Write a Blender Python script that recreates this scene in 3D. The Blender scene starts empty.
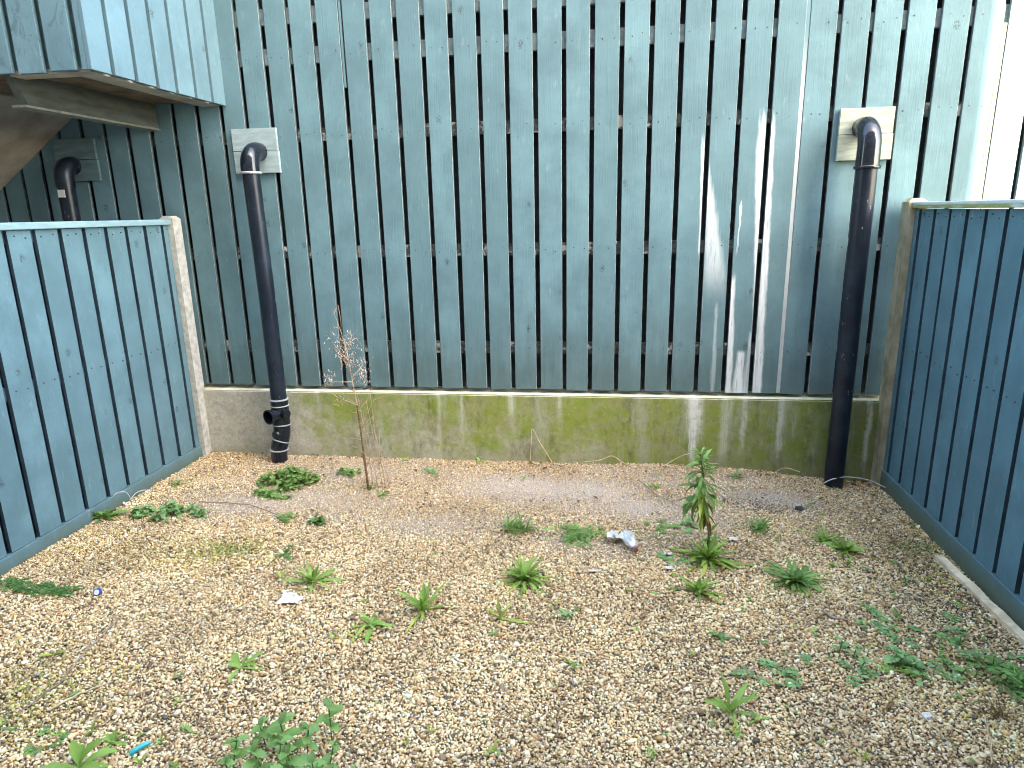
import bpy, bmesh, math, random
import numpy as np
from mathutils import Vector, Matrix, noise

random.seed(7)
rng = np.random.default_rng(11)
scene = bpy.context.scene
COL = scene.collection
PI = math.pi

# ------------------------------------------------------------------ camera
F_PX, PITCH, YAW, ROLL, CAM_H, CAM_D = 666.26, 0.2520, 0.1467, -0.0223, 1.70, 4.4224


def cam_axes():
    cy, sy = math.cos(YAW), math.sin(YAW)
    f = Vector((-sy, cy, 0)); r = Vector((cy, sy, 0)); u = Vector((0, 0, 1))
    cp, sp = math.cos(PITCH), math.sin(PITCH)
    f2 = f * cp - u * sp; u2 = u * cp + f * sp
    cr, sr = math.cos(ROLL), math.sin(ROLL)
    return r * cr + u2 * sr, u2 * cr - r * sr, f2


CR, CU, CF = cam_axes()
CAM = Vector((0, -CAM_D, CAM_H))
cd = bpy.data.cameras.new('camera'); co = bpy.data.objects.new('camera', cd); COL.objects.link(co)
m3 = Matrix((CR, CU, -CF)).transposed()
co.matrix_world = Matrix.Translation(CAM) @ m3.to_4x4()
cd.sensor_width = 36.0; cd.lens = 36.0 * F_PX / 1024; cd.clip_start = 0.05; cd.clip_end = 600
scene.camera = co


def ray(px, py):
    return CF + CR * ((px - 512) / F_PX) + CU * ((384 - py) / F_PX)


def sstep(a, b, x):
    t = min(1, max(0, (x - a) / (b - a))); return t * t * (3 - 2 * t)


def gz(x, y):
    """height of the gravel: nearly level, hollowed along the right fence"""
    z = -0.062 * sstep(0.75, 1.65, x) * (1 if y > -4 else max(0, 1 - (-4 - y)))
    if -4 < x < 3 and -5 < y < 0.5:
        z += 0.017 * noise.noise(Vector((x * 1.6, y * 1.6, 3.1))) + 0.009 * noise.noise(Vector((x * 5, y * 5, 9.7)))
        z += 0.014 * math.exp(-((x - 0.55) / 0.5) ** 2 - ((y + 0.1) / 0.3) ** 2)
    return z


def on_ground(px, py):
    d = ray(px, py); z = 0.0
    for _ in range(6):
        t = (z - CAM.z) / d.z; p = CAM + d * t; z = gz(p.x, p.y)
    return Vector((p.x, p.y, z))


def on_plane_y(px, py, y):
    d = ray(px, py); t = (y - CAM.y) / d.y
    return CAM + d * t


# ------------------------------------------------------------------ node helper
class Mat:
    def __init__(s, name):
        s.m = bpy.data.materials.new(name); s.m.use_nodes = True
        s.nt = s.m.node_tree; s.nt.nodes.clear()
        s.out = s.nt.nodes.new('ShaderNodeOutputMaterial')
        s.b = s.n('ShaderNodeBsdfPrincipled'); s.l(s.b.outputs[0], s.out.inputs[0])

    def n(s, t, **k):
        nd = s.nt.nodes.new(t)
        for a, v in k.items(): setattr(nd, a, v)
        return nd

    def l(s, a, b): s.nt.links.new(a, b)

    def setin(s, sock, v):
        if hasattr(v, 'is_output'): s.l(v, sock)
        else: sock.default_value = v

    def math(s, op, a, b=None, c=None, clamp=False):
        nd = s.n('ShaderNodeMath', operation=op, use_clamp=clamp)
        s.setin(nd.inputs[0], a)
        if b is not None: s.setin(nd.inputs[1], b)
        if c is not None: s.setin(nd.inputs[2], c)
        return nd.outputs[0]

    def mix(s, fac, a, b, blend='MIX'):
        nd = s.n('ShaderNodeMix', data_type='RGBA', blend_type=blend)
        s.setin(nd.inputs[0], fac)
        for i, v in ((6, a), (7, b)):
            s.setin(nd.inputs[i], v if hasattr(v, 'is_output') else (*v, 1))
        return nd.outputs[2]

    def coord(s):
        return s.n('ShaderNodeTexCoord').outputs['Object']

    def mapping(s, vec, scale=(1, 1, 1), loc=(0, 0, 0)):
        nd = s.n('ShaderNodeMapping'); s.l(vec, nd.inputs[0])
        nd.inputs['Scale'].default_value = scale; nd.inputs['Location'].default_value = loc
        return nd.outputs[0]

    def noise(s, vec, scale=5, detail=4, rough=.55, dist=0):
        nd = s.n('ShaderNodeTexNoise'); s.l(vec, nd.inputs['Vector'])
        nd.inputs['Scale'].default_value = scale; nd.inputs['Detail'].default_value = detail
        nd.inputs['Roughness'].default_value = rough; nd.inputs['Distortion'].default_value = dist
        return nd.outputs[0]

    def ramp(s, fac, stops, interp='LINEAR'):
        nd = s.n('ShaderNodeValToRGB'); s.l(fac, nd.inputs[0]); cr = nd.color_ramp; cr.interpolation = interp
        while len(cr.elements) < len(stops): cr.elements.new(0.5)
        for e, (p, c) in zip(cr.elements, stops):
            e.position = p; e.color = (*c, 1) if len(c) == 3 else c
        return nd.outputs[0]

    def rng01(s, v, a, b):
        nd = s.n('ShaderNodeMapRange', interpolation_type='SMOOTHSTEP'); s.l(v, nd.inputs[0])
        nd.inputs[1].default_value = a; nd.inputs[2].default_value = b
        return nd.outputs[0]

    def island(s):
        return s.n('ShaderNodeNewGeometry').outputs['Random Per Island']

    def bump(s, h, strength=.3, dist=.01):
        nd = s.n('ShaderNodeBump'); s.l(h, nd.inputs['Height'])
        nd.inputs['Strength'].default_value = strength; nd.inputs['Distance'].default_value = dist
        s.l(nd.outputs[0], s.b.inputs['Normal'])

    def color(s, c): s.setin(s.b.inputs['Base Color'], c if hasattr(c, 'is_output') else (*c, 1))
    def rough(s, r): s.setin(s.b.inputs['Roughness'], r)
    def spec(s, v): s.b.inputs['Specular IOR Level'].default_value = v


TEAL = (0.122, 0.230, 0.258)


def paint(name, base, streaks=(), blotch=0.0, grime=0.5, splash=0.0, low=0.0):
    """weathered matt timber paint with faint grain, knots and stains"""
    M = Mat(name); co_ = M.coord()
    grain = M.noise(M.mapping(co_, (34, 34, 1.3)), 3.0, 6, .6, .4)
    mott = M.noise(co_, 3.2, 5, .6)
    isl = M.island()
    dark = tuple(c * .80 for c in base); lite = tuple(min(1, c * 1.16 + .008) for c in base)
    c = M.mix(M.rng01(mott, .3, .72), dark, lite)
    c = M.mix(M.math('MULTIPLY', M.rng01(grain, .52, .75), .28), c, tuple(c_ * .62 for c_ in base))
    c = M.mix(M.math('MULTIPLY', isl, .52), c, tuple(c_ * .76 for c_ in base))
    # chalky bloom
    fl = M.noise(M.mapping(co_, (9, 9, 3)), 2.4, 5, .65)
    c = M.mix(M.math('MULTIPLY', M.rng01(fl, .58, .78), .30), c, (.36, .44, .45))
    # knots: dark ringed spots, few per board
    vo = M.n('ShaderNodeTexVoronoi', feature='F1'); M.l(M.mapping(co_, (3.1, 3.1, 2.2)), vo.inputs['Vector']); vo.inputs['Scale'].default_value = 2.5
    kd = M.math('ADD', vo.outputs['Distance'], M.math('MULTIPLY', M.noise(co_, 38, 2), .10))
    sel = M.n('ShaderNodeSeparateColor'); M.l(vo.outputs['Color'], sel.inputs[0])
    knot = M.math('MULTIPLY', M.math('SUBTRACT', 1.0, M.rng01(kd, .11, .24)), M.rng01(sel.outputs[0], .45, .6))
    kn = M.math('MULTIPLY', knot, M.rng01(M.noise(co_, 85, 3), .40, .56))
    c = M.mix(M.math('MULTIPLY', kn, .8), c, (.055, .078, .085))
    # grime specks
    sp = M.noise(co_, 60, 3, .7)
    c = M.mix(M.math('MULTIPLY', M.rng01(sp, .62, .76), grime), c, (.05, .07, .07))
    if low:
        s4 = M.n('ShaderNodeSeparateXYZ'); M.l(co_, s4.inputs[0])
        hg = M.math('ADD', s4.outputs[2], M.math('MULTIPLY', M.math('SUBTRACT', M.noise(M.mapping(co_, (9, 9, 1.2)), 2.0, 5, .65), .5), .9))
        c = M.mix(M.math('MULTIPLY', M.math('SUBTRACT', 1.0, M.rng01(hg, .50, 1.05)), low), c, (.065, .088, .070))
    if splash:
        s3 = M.n('ShaderNodeSeparateXYZ'); M.l(co_, s3.inputs[0])
        hgt = M.math('ADD', s3.outputs[2], M.math('MULTIPLY', M.math('SUBTRACT', M.noise(M.mapping(co_, (6, 6, 3)), 2.0, 5, .65), .5), .16))
        c = M.mix(M.math('MULTIPLY', M.math('SUBTRACT', 1.0, M.rng01(hgt, -.05, .13)), splash), c, (.095, .105, .045))
    if blotch:
        bl = M.noise(M.mapping(co_, (7, 7, 4)), 2.0, 6, .7, 1.2)
        c = M.mix(M.math('MULTIPLY', M.rng01(bl, .52, .68), blotch), c, (.05, .085, .10))
    if streaks:
        sx = M.n('ShaderNodeSeparateXYZ'); M.l(co_, sx.inputs[0]); X, Z = sx.outputs[0], sx.outputs[2]
        wob = M.math('MULTIPLY', M.math('SUBTRACT', M.noise(M.mapping(co_, (14, 14, 3.0)), 2.0, 4), .5), .035)
        brk = M.noise(M.mapping(co_, (75, 75, 6)), 1.0, 6, .7)
        for (x0, z0, x1, z1, w0, w1, a) in streaks:          # from top (x0,z0,width) to bottom
            t = M.math('ADD', M.math('DIVIDE', M.math('SUBTRACT', z0, Z), z0 - z1), M.math('MULTIPLY', M.math('SUBTRACT', brk, .5), .22))
            cx = M.math('ADD', M.math('MULTIPLY_ADD', t, x1 - x0, x0), wob)
            w = M.math('MAXIMUM', M.math('MULTIPLY_ADD', t, w1 - w0, w0), .002)
            d = M.math('DIVIDE', M.math('ABSOLUTE', M.math('SUBTRACT', X, cx)), w)
            band = M.math('SUBTRACT', 1.0, M.rng01(d, .18, .66))
            ends = M.math('MULTIPLY', M.rng01(t, -.01, .10), M.math('SUBTRACT', 1.0, M.rng01(t, *((.70, 1.05) if z1 > .6 else (1.1, 1.3)))))
            f = M.math('MULTIPLY', M.math('MULTIPLY', band, ends), M.math('MULTIPLY', M.rng01(brk, .20, .52), a))
            c = M.mix(f, c, (.72, .77, .77))
    M.color(c); M.rough(.72); M.spec(.3)
    M.bump(M.math('ADD', grain, M.math('MULTIPLY', kn, -.5)), .35, .004)
    return M.m


def simple(name, base, rough=.6, var=.25, scale=14, bump=.2, spec=.4, stretch=(1, 1, 1), second=None):
    M = Mat(name); co_ = M.mapping(M.coord(), stretch)
    nz = M.noise(co_, scale, 5, .6)
    a = tuple(c * (1 - var) for c in base); b = second or tuple(min(1, c * (1 + var)) for c in base)
    M.color(M.mix(M.rng01(nz, .3, .7), a, b)); M.rough(rough); M.spec(spec)
    if bump: M.bump(nz, bump, .004)
    return M.m


def leaf_mat(name, base, yellow=.15):
    M = Mat(name); co_ = M.coord()
    isl = M.island(); nz = M.noise(co_, 22, 3)
    c = M.mix(isl, tuple(x * .62 for x in base), tuple(x * 1.35 for x in base))
    c = M.mix(M.math('MULTIPLY', M.rng01(nz, .55, .75), yellow), c, (.30, .30, .07))
    M.color(c); M.rough(.5); M.spec(.35)
    tr = M.n('ShaderNodeBsdfTranslucent'); M.l(M.mix(.35, c, (.30, .45, .05)), tr.inputs[0])
    mx = M.n('ShaderNodeMixShader'); mx.inputs[0].default_value = .3
    M.l(M.b.outputs[0], mx.inputs[1]); M.l(tr.outputs[0], mx.inputs[2]); M.l(mx.outputs[0], M.out.inputs[0])
    return M.m


# ------------------------------------------------------------------ geometry helpers
class MB:
    """collects shapes, becomes one mesh object"""
    def __init__(s): s.v = []; s.f = []; s.mi = []; s.sm = []

    def add(s, vs, fs, mi=0, smooth=False):
        o = len(s.v); s.v += [tuple(v) for v in vs]
        for f in fs: s.f.append([o + i for i in f]); s.mi.append(mi); s.sm.append(smooth)

    def box(s, x0, x1, y0, y1, z0, z1, mi=0, side=None, bev=0.0, jit=0.0):
        if bev <= 0:
            vs = [(x, y, z) for x in (x0, x1) for y in (y0, y1) for z in (z0, z1)]
            fs = [(0, 1, 3, 2), (4, 6, 7, 5), (0, 4, 5, 1), (2, 3, 7, 6), (0, 2, 6, 4), (1, 5, 7, 3)]
            o = len(s.v); s.v += vs
            for k, f in enumerate(fs):
                s.f.append([o + i for i in f]); s.sm.append(False)
                s.mi.append(side[k] if side else mi)
        else:
            bm = bmesh.new(); bmesh.ops.create_cube(bm, size=1)
            for v in bm.verts:
                v.co = Vector((x0 + (v.co.x + .5) * (x1 - x0), y0 + (v.co.y + .5) * (y1 - y0), z0 + (v.co.z + .5) * (z1 - z0)))
            bmesh.ops.bevel(bm, geom=bm.edges[:], offset=bev, segments=2, profile=.5, affect='EDGES')
            s.bm(bm, mi)

    def bm(s, bm, mi=0, smooth=False, mat=None):
        if mat is not None: bm.transform(mat)
        bm.verts.index_update()
        s.add([v.co.copy() for v in bm.verts], [[v.index for v in f.verts] for f in bm.faces], mi, smooth)
        bm.free()

    def tube(s, pts, rad, seg=10, mi=0, cap=True, smooth=True):
        pts = [Vector(p) for p in pts]; n = len(pts)
        rads = rad if isinstance(rad, (list, tuple)) else [rad] * n
        ring = []; prev = None
        for i, p in enumerate(pts):
            t = (pts[min(i + 1, n - 1)] - pts[max(i - 1, 0)])
            t = t.normalized() if t.length > 1e-9 else Vector((0, 0, 1))
            if prev is None:
                a = Vector((1, 0, 0)) if abs(t.x) < .9 else Vector((0, 1, 0))
                nx = (a - t * a.dot(t)).normalized()
            else:
                nx = prev - t * prev.dot(t); nx = nx.normalized() if nx.length > 1e-6 else Vector((1, 0, 0))
            prev = nx; ny = t.cross(nx)
            ring.append([p + (nx * math.cos(2 * PI * k / seg) + ny * math.sin(2 * PI * k / seg)) * rads[i] for k in range(seg)])
        vs = [v for r_ in ring for v in r_]
        fs = [(i * seg + k, i * seg + (k + 1) % seg, (i + 1) * seg + (k + 1) % seg, (i + 1) * seg + k) for i in range(n - 1) for k in range(seg)]
        s.add(vs, fs, mi, smooth)
        if cap:
            s.add(ring[0], [list(range(seg))[::-1]], mi); s.add(ring[-1], [list(range(seg))], mi)

    def build(s, name, mats, parent=None, loc=None):
        me = bpy.data.meshes.new(name); me.from_pydata(s.v, [], s.f)
        for m_ in (mats if isinstance(mats, (list, tuple)) else [mats]): me.materials.append(m_)
        me.polygons.foreach_set('material_index', s.mi); me.polygons.foreach_set('use_smooth', s.sm); me.update()
        o = bpy.data.objects.new(name, me); COL.objects.link(o)
        if parent is not None: o.parent = parent
        if loc is not None: o.location = loc
        return o


def tag(o, label=None, cat=None, group=None, kind=None):
    for k, v in (('label', label), ('category', cat), ('group', group), ('kind', kind)):
        if v: o[k] = v
    return o


def empty(name, loc, label, cat, group=None):
    o = bpy.data.objects.new(name, None); COL.objects.link(o); o.location = loc; o.empty_display_size = .1
    return tag(o, label, cat, group)


# ------------------------------------------------------------------ the slatted wall
P = 0.175; X0 = -0.2919; GAP = 0.0300


def gx(i): return X0 + i * P


def pxz(px, py): p = on_plane_y(px, py, 0); return p.x, p.z


def streak(px0, py0, px1, py1, w0, w1, a):
    x0, z0 = pxz(px0, py0); x1, z1 = pxz(px1, py1)
    return (x0, z0, x1, z1, w0, w1, a)


STREAKS = [
    streak(705, 140, 716, 300, .015, .17, .55), streak(704, 132, 699, 345, .026, .028, .7),
    streak(741, 200, 737, 256, .010, .012, .7), streak(763, 112, 753, 392, .058, .036, .85),
    streak(772, 112, 758, 392, .046, .046, .85), streak(733, 272, 728, 392, .042, .045, .85),
    streak(741, 350, 738, 392, .045, .085, .85), streak(717, 300, 712, 392, .02, .03, .3),
    streak(752, 330, 746, 392, .03, .05, .5),
]
m_slat = paint('slat_paint', TEAL, STREAKS, low=.45)
m_edge = simple('bare_timber_edge', (.23, .28, .28), .8, .35, 30, .1)
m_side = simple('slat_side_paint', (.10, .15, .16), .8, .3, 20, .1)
m_recess = simple('recess_shade_navy', (.030, .058, .082), .85, .3, 12, .1)  # shade of the fence gaps put into the colour of board sides and backs
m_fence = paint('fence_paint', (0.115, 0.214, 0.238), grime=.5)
m_fence_shade = paint('fence_paint_shaded', (0.082, 0.182, 0.218), grime=.3)  # same paint as the left fence, its shaded side darkened in the colour
m_landing = paint('landing_paint', (0.126, 0.222, 0.250), grime=.55)
m_batten_p = simple('painted_batten', (.20, .27, .28), .75, .3, 18, .2)
m_void = simple('void_shade', (.050, .070, .076), .9, .3, 8, .1, .1)  # dark sheet standing for the unlit hollow behind the slats


def batten_mat():
    M = Mat('salt_stained_batten'); co_ = M.coord()
    nz = M.noise(M.mapping(co_, (1, 1, 1)), 9, 4, .65); n2 = M.noise(co_, 40, 3)
    c = M.mix(M.rng01(n2, .35, .65), (.035, .05, .05), (.10, .115, .105))
    c = M.mix(M.math('MULTIPLY', M.rng01(nz, .53, .62), .9), c, (.62, .63, .57))
    M.color(c); M.rough(.85); M.bump(n2, .3); return M.m


m_batten = batten_mat()
WALL_TOP = 3.55
wall = empty('slatted_wall', (0, 0, 0), 'tall blue-grey slatted timber wall with narrow dark gaps standing on the green concrete plinth', 'wall')
sl = MB()
for i in range(-42, 44):
    a = gx(i) + GAP / 2 + random.uniform(-.0025, .0025); b = gx(i + 1) - GAP / 2 + random.uniform(-.0025, .0025)
    if i == 7: b = gx(8) - .010
    if i == 8: a = gx(8) + .014
    yo = random.uniform(-.002, .002); zb = .513 + random.uniform(-.004, .004)
    # slight warp along the height: split in sections
    segs = 7; vs = []; tw = random.uniform(-.0025, .0025); bow = random.uniform(-.0022, .0022)
    for k in range(segs + 1):
        z = zb + (WALL_TOP - zb) * k / segs; w = math.sin(PI * k / segs) * bow
        for (x, y) in ((a + w, yo + .002), (a + .002 + w, yo), (b - .002 + w, yo + tw * k / segs), (b + w, yo + .002 + tw * k / segs), (b + w, yo + .022), (a + w, yo + .022)):
            vs.append((x, y, z))
    for k in range(segs):
        o = k * 6
        # build per section, shared vertices
    base = len(sl.v); sl.v += vs
    for k in range(segs):
        for e in range(6):
            e2 = (e + 1) % 6; o = base + k * 6
            sl.f.append([o + e, o + e2, o + 6 + e2, o + 6 + e]); sl.sm.append(False); sl.mi.append(1 if e in (0, 2) else (2 if e in (3, 4, 5) else 0))
    sl.f.append([base + e for e in range(6)][::-1]); sl.sm.append(False); sl.mi.append(1)
    sl.f.append([base + segs * 6 + e for e in range(6)]); sl.sm.append(False); sl.mi.append(0)
sl.build('slat_panel', [m_slat, m_edge, m_side], wall)
XL, XR = gx(-42), gx(44)
for z0, z1, mt in ((2.896, 2.990, m_batten_p), (2.660, 2.757, m_batten_p), (2.187, 2.266, m_batten), (1.424, 1.503, m_batten), (.762, .840, m_batten), (3.25, 3.34, m_batten_p)):
    b = MB(); b.box(XL, XR, .0245, .062, z0, z1); b.build('batten', mt, wall)
nl = MB()
for i in range(-16, 15):
    for z in (2.708, 2.226, 1.463, .80):
        for k in (0, 1):
            if random.random() < .12: continue
            xx = gx(i) + P * (.30 + .40 * k) + random.uniform(-.012, .012); zz = z + random.uniform(-.016, .016); r_ = random.uniform(.0026, .0042)
            nl.add([(xx + r_ * math.cos(a * PI / 3), -.0032, zz + r_ * math.sin(a * PI / 3)) for a in range(6)] + [(xx + r_ * 1.05 * math.cos(a * PI / 3), .002, zz + r_ * 1.05 * math.sin(a * PI / 3)) for a in range(6)],
                   [(5, 4, 3, 2, 1, 0)] + [(a, (a + 1) % 6, 6 + (a + 1) % 6, 6 + a) for a in range(6)])
tag(nl.build('nail_heads', simple('rusty_nail', (.06, .055, .05), .7, .5, 40), wall), kind='stuff')
b = MB(); b.box(XL, XR, .095, .24, .50, WALL_TOP - .02); b.build('backing', m_void, wall)
b = MB(); b.box(XL, XR, -.03, .24, WALL_TOP + .003, WALL_TOP + .04); b.build('coping', m_slat, wall)


def strip_mat():
    M = Mat('joint_strip_paint'); co_ = M.coord(); s = M.n('ShaderNodeSeparateXYZ'); M.l(co_, s.inputs[0])
    nz = M.noise(M.mapping(co_, (40, 40, 3)), 2, 4)
    f = M.rng01(M.math('ADD', s.outputs[2], M.math('MULTIPLY', nz, .35)), 2.86, 2.42)
    M.color(M.mix(f, TEAL, M.mix(nz, (.32, .37, .37), (.53, .59, .58)))); M.rough(.8); return M.m


b = MB(); b.box(gx(8) - .0095, gx(8) + .0135, .004, .020, .515, WALL_TOP - .01); b.build('joint_strip', strip_mat(), wall)
b = MB(); b.box(gx(14) - .0085, gx(14) + .0115, .008, .0235, .515, 2.66); b.build('joint_strip', simple('stained_corner_strip', (.36, .38, .22), .85, .4, 9, .2), wall)
b = MB(); b.box(gx(-8) - .007, gx(-8) + .006, .001, .0245, 2.50, WALL_TOP - .01); b.build('joint_strip', m_slat, wall)


# ------------------------------------------------------------------ plinth
def plinth_mat():
    M = Mat('algae_concrete'); co_ = M.coord()
    s = M.n('ShaderNodeSeparateXYZ'); M.l(co_, s.inputs[0]); X, Y, Z = s.outputs
    big = M.noise(M.mapping(co_, (1.0, 1, .55)), 3.2, 5, .6)
    runs = M.noise(M.mapping(co_, (8, 8, .55)), 2.2, 5, .65)
    fine = M.noise(co_, 45, 5, .7)
    c = M.mix(M.rng01(fine, .3, .7), (.41, .395, .32), (.55, .53, .445))
    c = M.mix(M.math('MULTIPLY', M.rng01(M.noise(co_, 5, 4), .45, .7), .35), c, (.24, .23, .17))
    # algae: none at the left corner, heavy to the right
    amt = M.math('ADD', M.math('MULTIPLY', M.rng01(X, -2.62, -2.0), .62), M.math('MULTIPLY', M.rng01(X, -1.2, 1.5), .36))
    blot = M.noise(M.mapping(co_, (1, 1, 1.5)), 6.5, 6, .68, .6)
    g = M.math('ADD', M.math('ADD', M.math('MULTIPLY', big, .55), M.math('MULTIPLY', runs, .18)), M.math('MULTIPLY', blot, .42))
    amt = M.math('ADD', amt, M.math('MULTIPLY', M.math('SUBTRACT', Z, .22), .55))
    thr = M.math('SUBTRACT', M.math('ADD', g, amt), .99)
    ga = M.rng01(thr, -.06, .34)
    green = M.mix(M.rng01(blot, .38, .64), (.25, .265, .10), (.205, .275, .022))
    green = M.mix(M.math('MULTIPLY', M.rng01(X, .6, 1.6), .55), green, (.075, .095, .028))
    c = M.mix(M.math('MULTIPLY', ga, .93), c, green)
    # dark damp streaks and pale run-off
    dk = M.noise(M.mapping(co_, (6, 6, 2.2), (4, 0, 0)), 1.7, 6, .7)
    c = M.mix(M.math('MULTIPLY', M.math('MULTIPLY', M.rng01(dk, .50, .70), M.rng01(X, -2.7, -1.5)), .58), c, (.055, .068, .038))
    pl = M.noise(M.mapping(co_, (5, 5, .9), (9, 2, 1)), 1.6, 6, .72)
    c = M.mix(M.math('MULTIPLY', M.rng01(pl, .50, .68), .60), c, (.37, .39, .31))
    brk = M.noise(M.mapping(co_, (120, 120, 6)), 1.0, 4, .6)
    for (px, w, zz, a) in ((694, .095, .20, 1.0), (694, .034, -.04, 1.0), (690, .010, .06, .7), (512, .05, .30, .5), (440, .035, .0, .28), (725, .06, .0, .42), (743, .03, .1, .45), (780, .035, .05, .40), (868, .03, 0, .5), (560, .03, .28, .4), (463, .02, .15, .3)):
        x, _ = pxz(px, 400)
        d = M.math('DIVIDE', M.math('ABSOLUTE', M.math('SUBTRACT', X, M.math('MULTIPLY_ADD', M.math('SUBTRACT', blot, .5), .06, x))), w)
        f = M.math('MULTIPLY', M.math('SUBTRACT', 1.0, M.rng01(d, .1, .9)), M.rng01(M.math('ADD', Z, M.math('MULTIPLY', M.math('SUBTRACT', blot, .5), .25)), zz - .08, zz + .16))
        f = M.math('MULTIPLY', f, M.math('MULTIPLY', M.rng01(brk, .15, .6), a))
        c = M.mix(f, c, (.70, .72, .66))
    c = M.mix(M.math('MULTIPLY', M.rng01(M.noise(co_, 26, 5, .75), .46, .68), .32), c, (.10, .105, .06))
    c = M.mix(M.math('MULTIPLY', M.rng01(M.noise(M.mapping(co_, (1, 1, .7), (7, 1, 3)), 19, 5, .75), .54, .72), .35), c, (.44, .45, .34))
    # pale worn top ledge, mossy towards the right
    geo = M.n('ShaderNodeNewGeometry'); sn = M.n('ShaderNodeSeparateXYZ'); M.l(geo.outputs['Normal'], sn.inputs[0])
    top = M.math('GREATER_THAN', sn.outputs[2], .35)
    tc = M.mix(M.rng01(M.noise(co_, 12, 4), .4, .65), (.72, .70, .58), (.55, .56, .36))
    tc = M.mix(M.math('MULTIPLY', M.rng01(X, .4, 1.6), .5), tc, (.25, .30, .12))
    c = M.mix(top, c, tc)
    # low splash line of soil
    c = M.mix(M.math('MULTIPLY', M.math('SUBTRACT', 1.0, M.rng01(M.math('ADD', Z, M.math('MULTIPLY', big, .12)), .05, .16)), .35), c, (.26, .25, .12))
    M.color(c); M.rough(.9); M.spec(.2); M.bump(M.math('ADD', fine, M.math('MULTIPLY', runs, .4)), .4, .006)
    return M.m


PY = -.055
b = MB()
bm = bmesh.new(); bmesh.ops.create_cube(bm, size=1)
for v in bm.verts: v.co = Vector((-7.4 + (v.co.x + .5) * 14.6, PY + (v.co.y + .5) * (.30 - PY), -.3 + (v.co.z + .5) * .785))
bmesh.ops.bevel(bm, geom=[e for e in bm.edges if all(abs(v.co.z - .485) < .01 and abs(v.co.y - PY) < .01 for v in e.verts)], offset=.008, segments=2, affect='EDGES')
b.bm(bm)
tag(b.build('concrete_plinth', plinth_mat()), 'low concrete plinth stained with green algae running under the slatted wall', 'concrete wall')

# ------------------------------------------------------------------ the side fences
m_post = simple('post_concrete', (.45, .44, .39), .9, .22, 22, .3, second=(.56, .55, .48))
m_post_g = simple('mossy_post_concrete', (.36, .34, .20), .9, .4, 7, .3, stretch=(1, 1, .6), second=(.50, .47, .34))


def cap_mat(name, base, moss):
    M = Mat(name); co_ = M.coord(); nz = M.noise(M.mapping(co_, (3, 3, 14)), 3, 4)
    s = M.n('ShaderNodeSeparateXYZ'); M.l(co_, s.inputs[0])
    low = M.math('SUBTRACT', 1.0, M.rng01(M.math('ADD', s.outputs[2], M.math('MULTIPLY', nz, .012)), 1.694, 1.704))
    c = M.mix(M.rng01(nz, .3, .7), base, tuple(x * 1.25 for x in base))
    c = M.mix(M.math('MULTIPLY', M.math('MULTIPLY', low, M.rng01(nz, .25, .5)), moss), c, (.20, .23, .06))
    M.color(c); M.rough(.75); M.bump(nz, .2); return M.m


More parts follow.
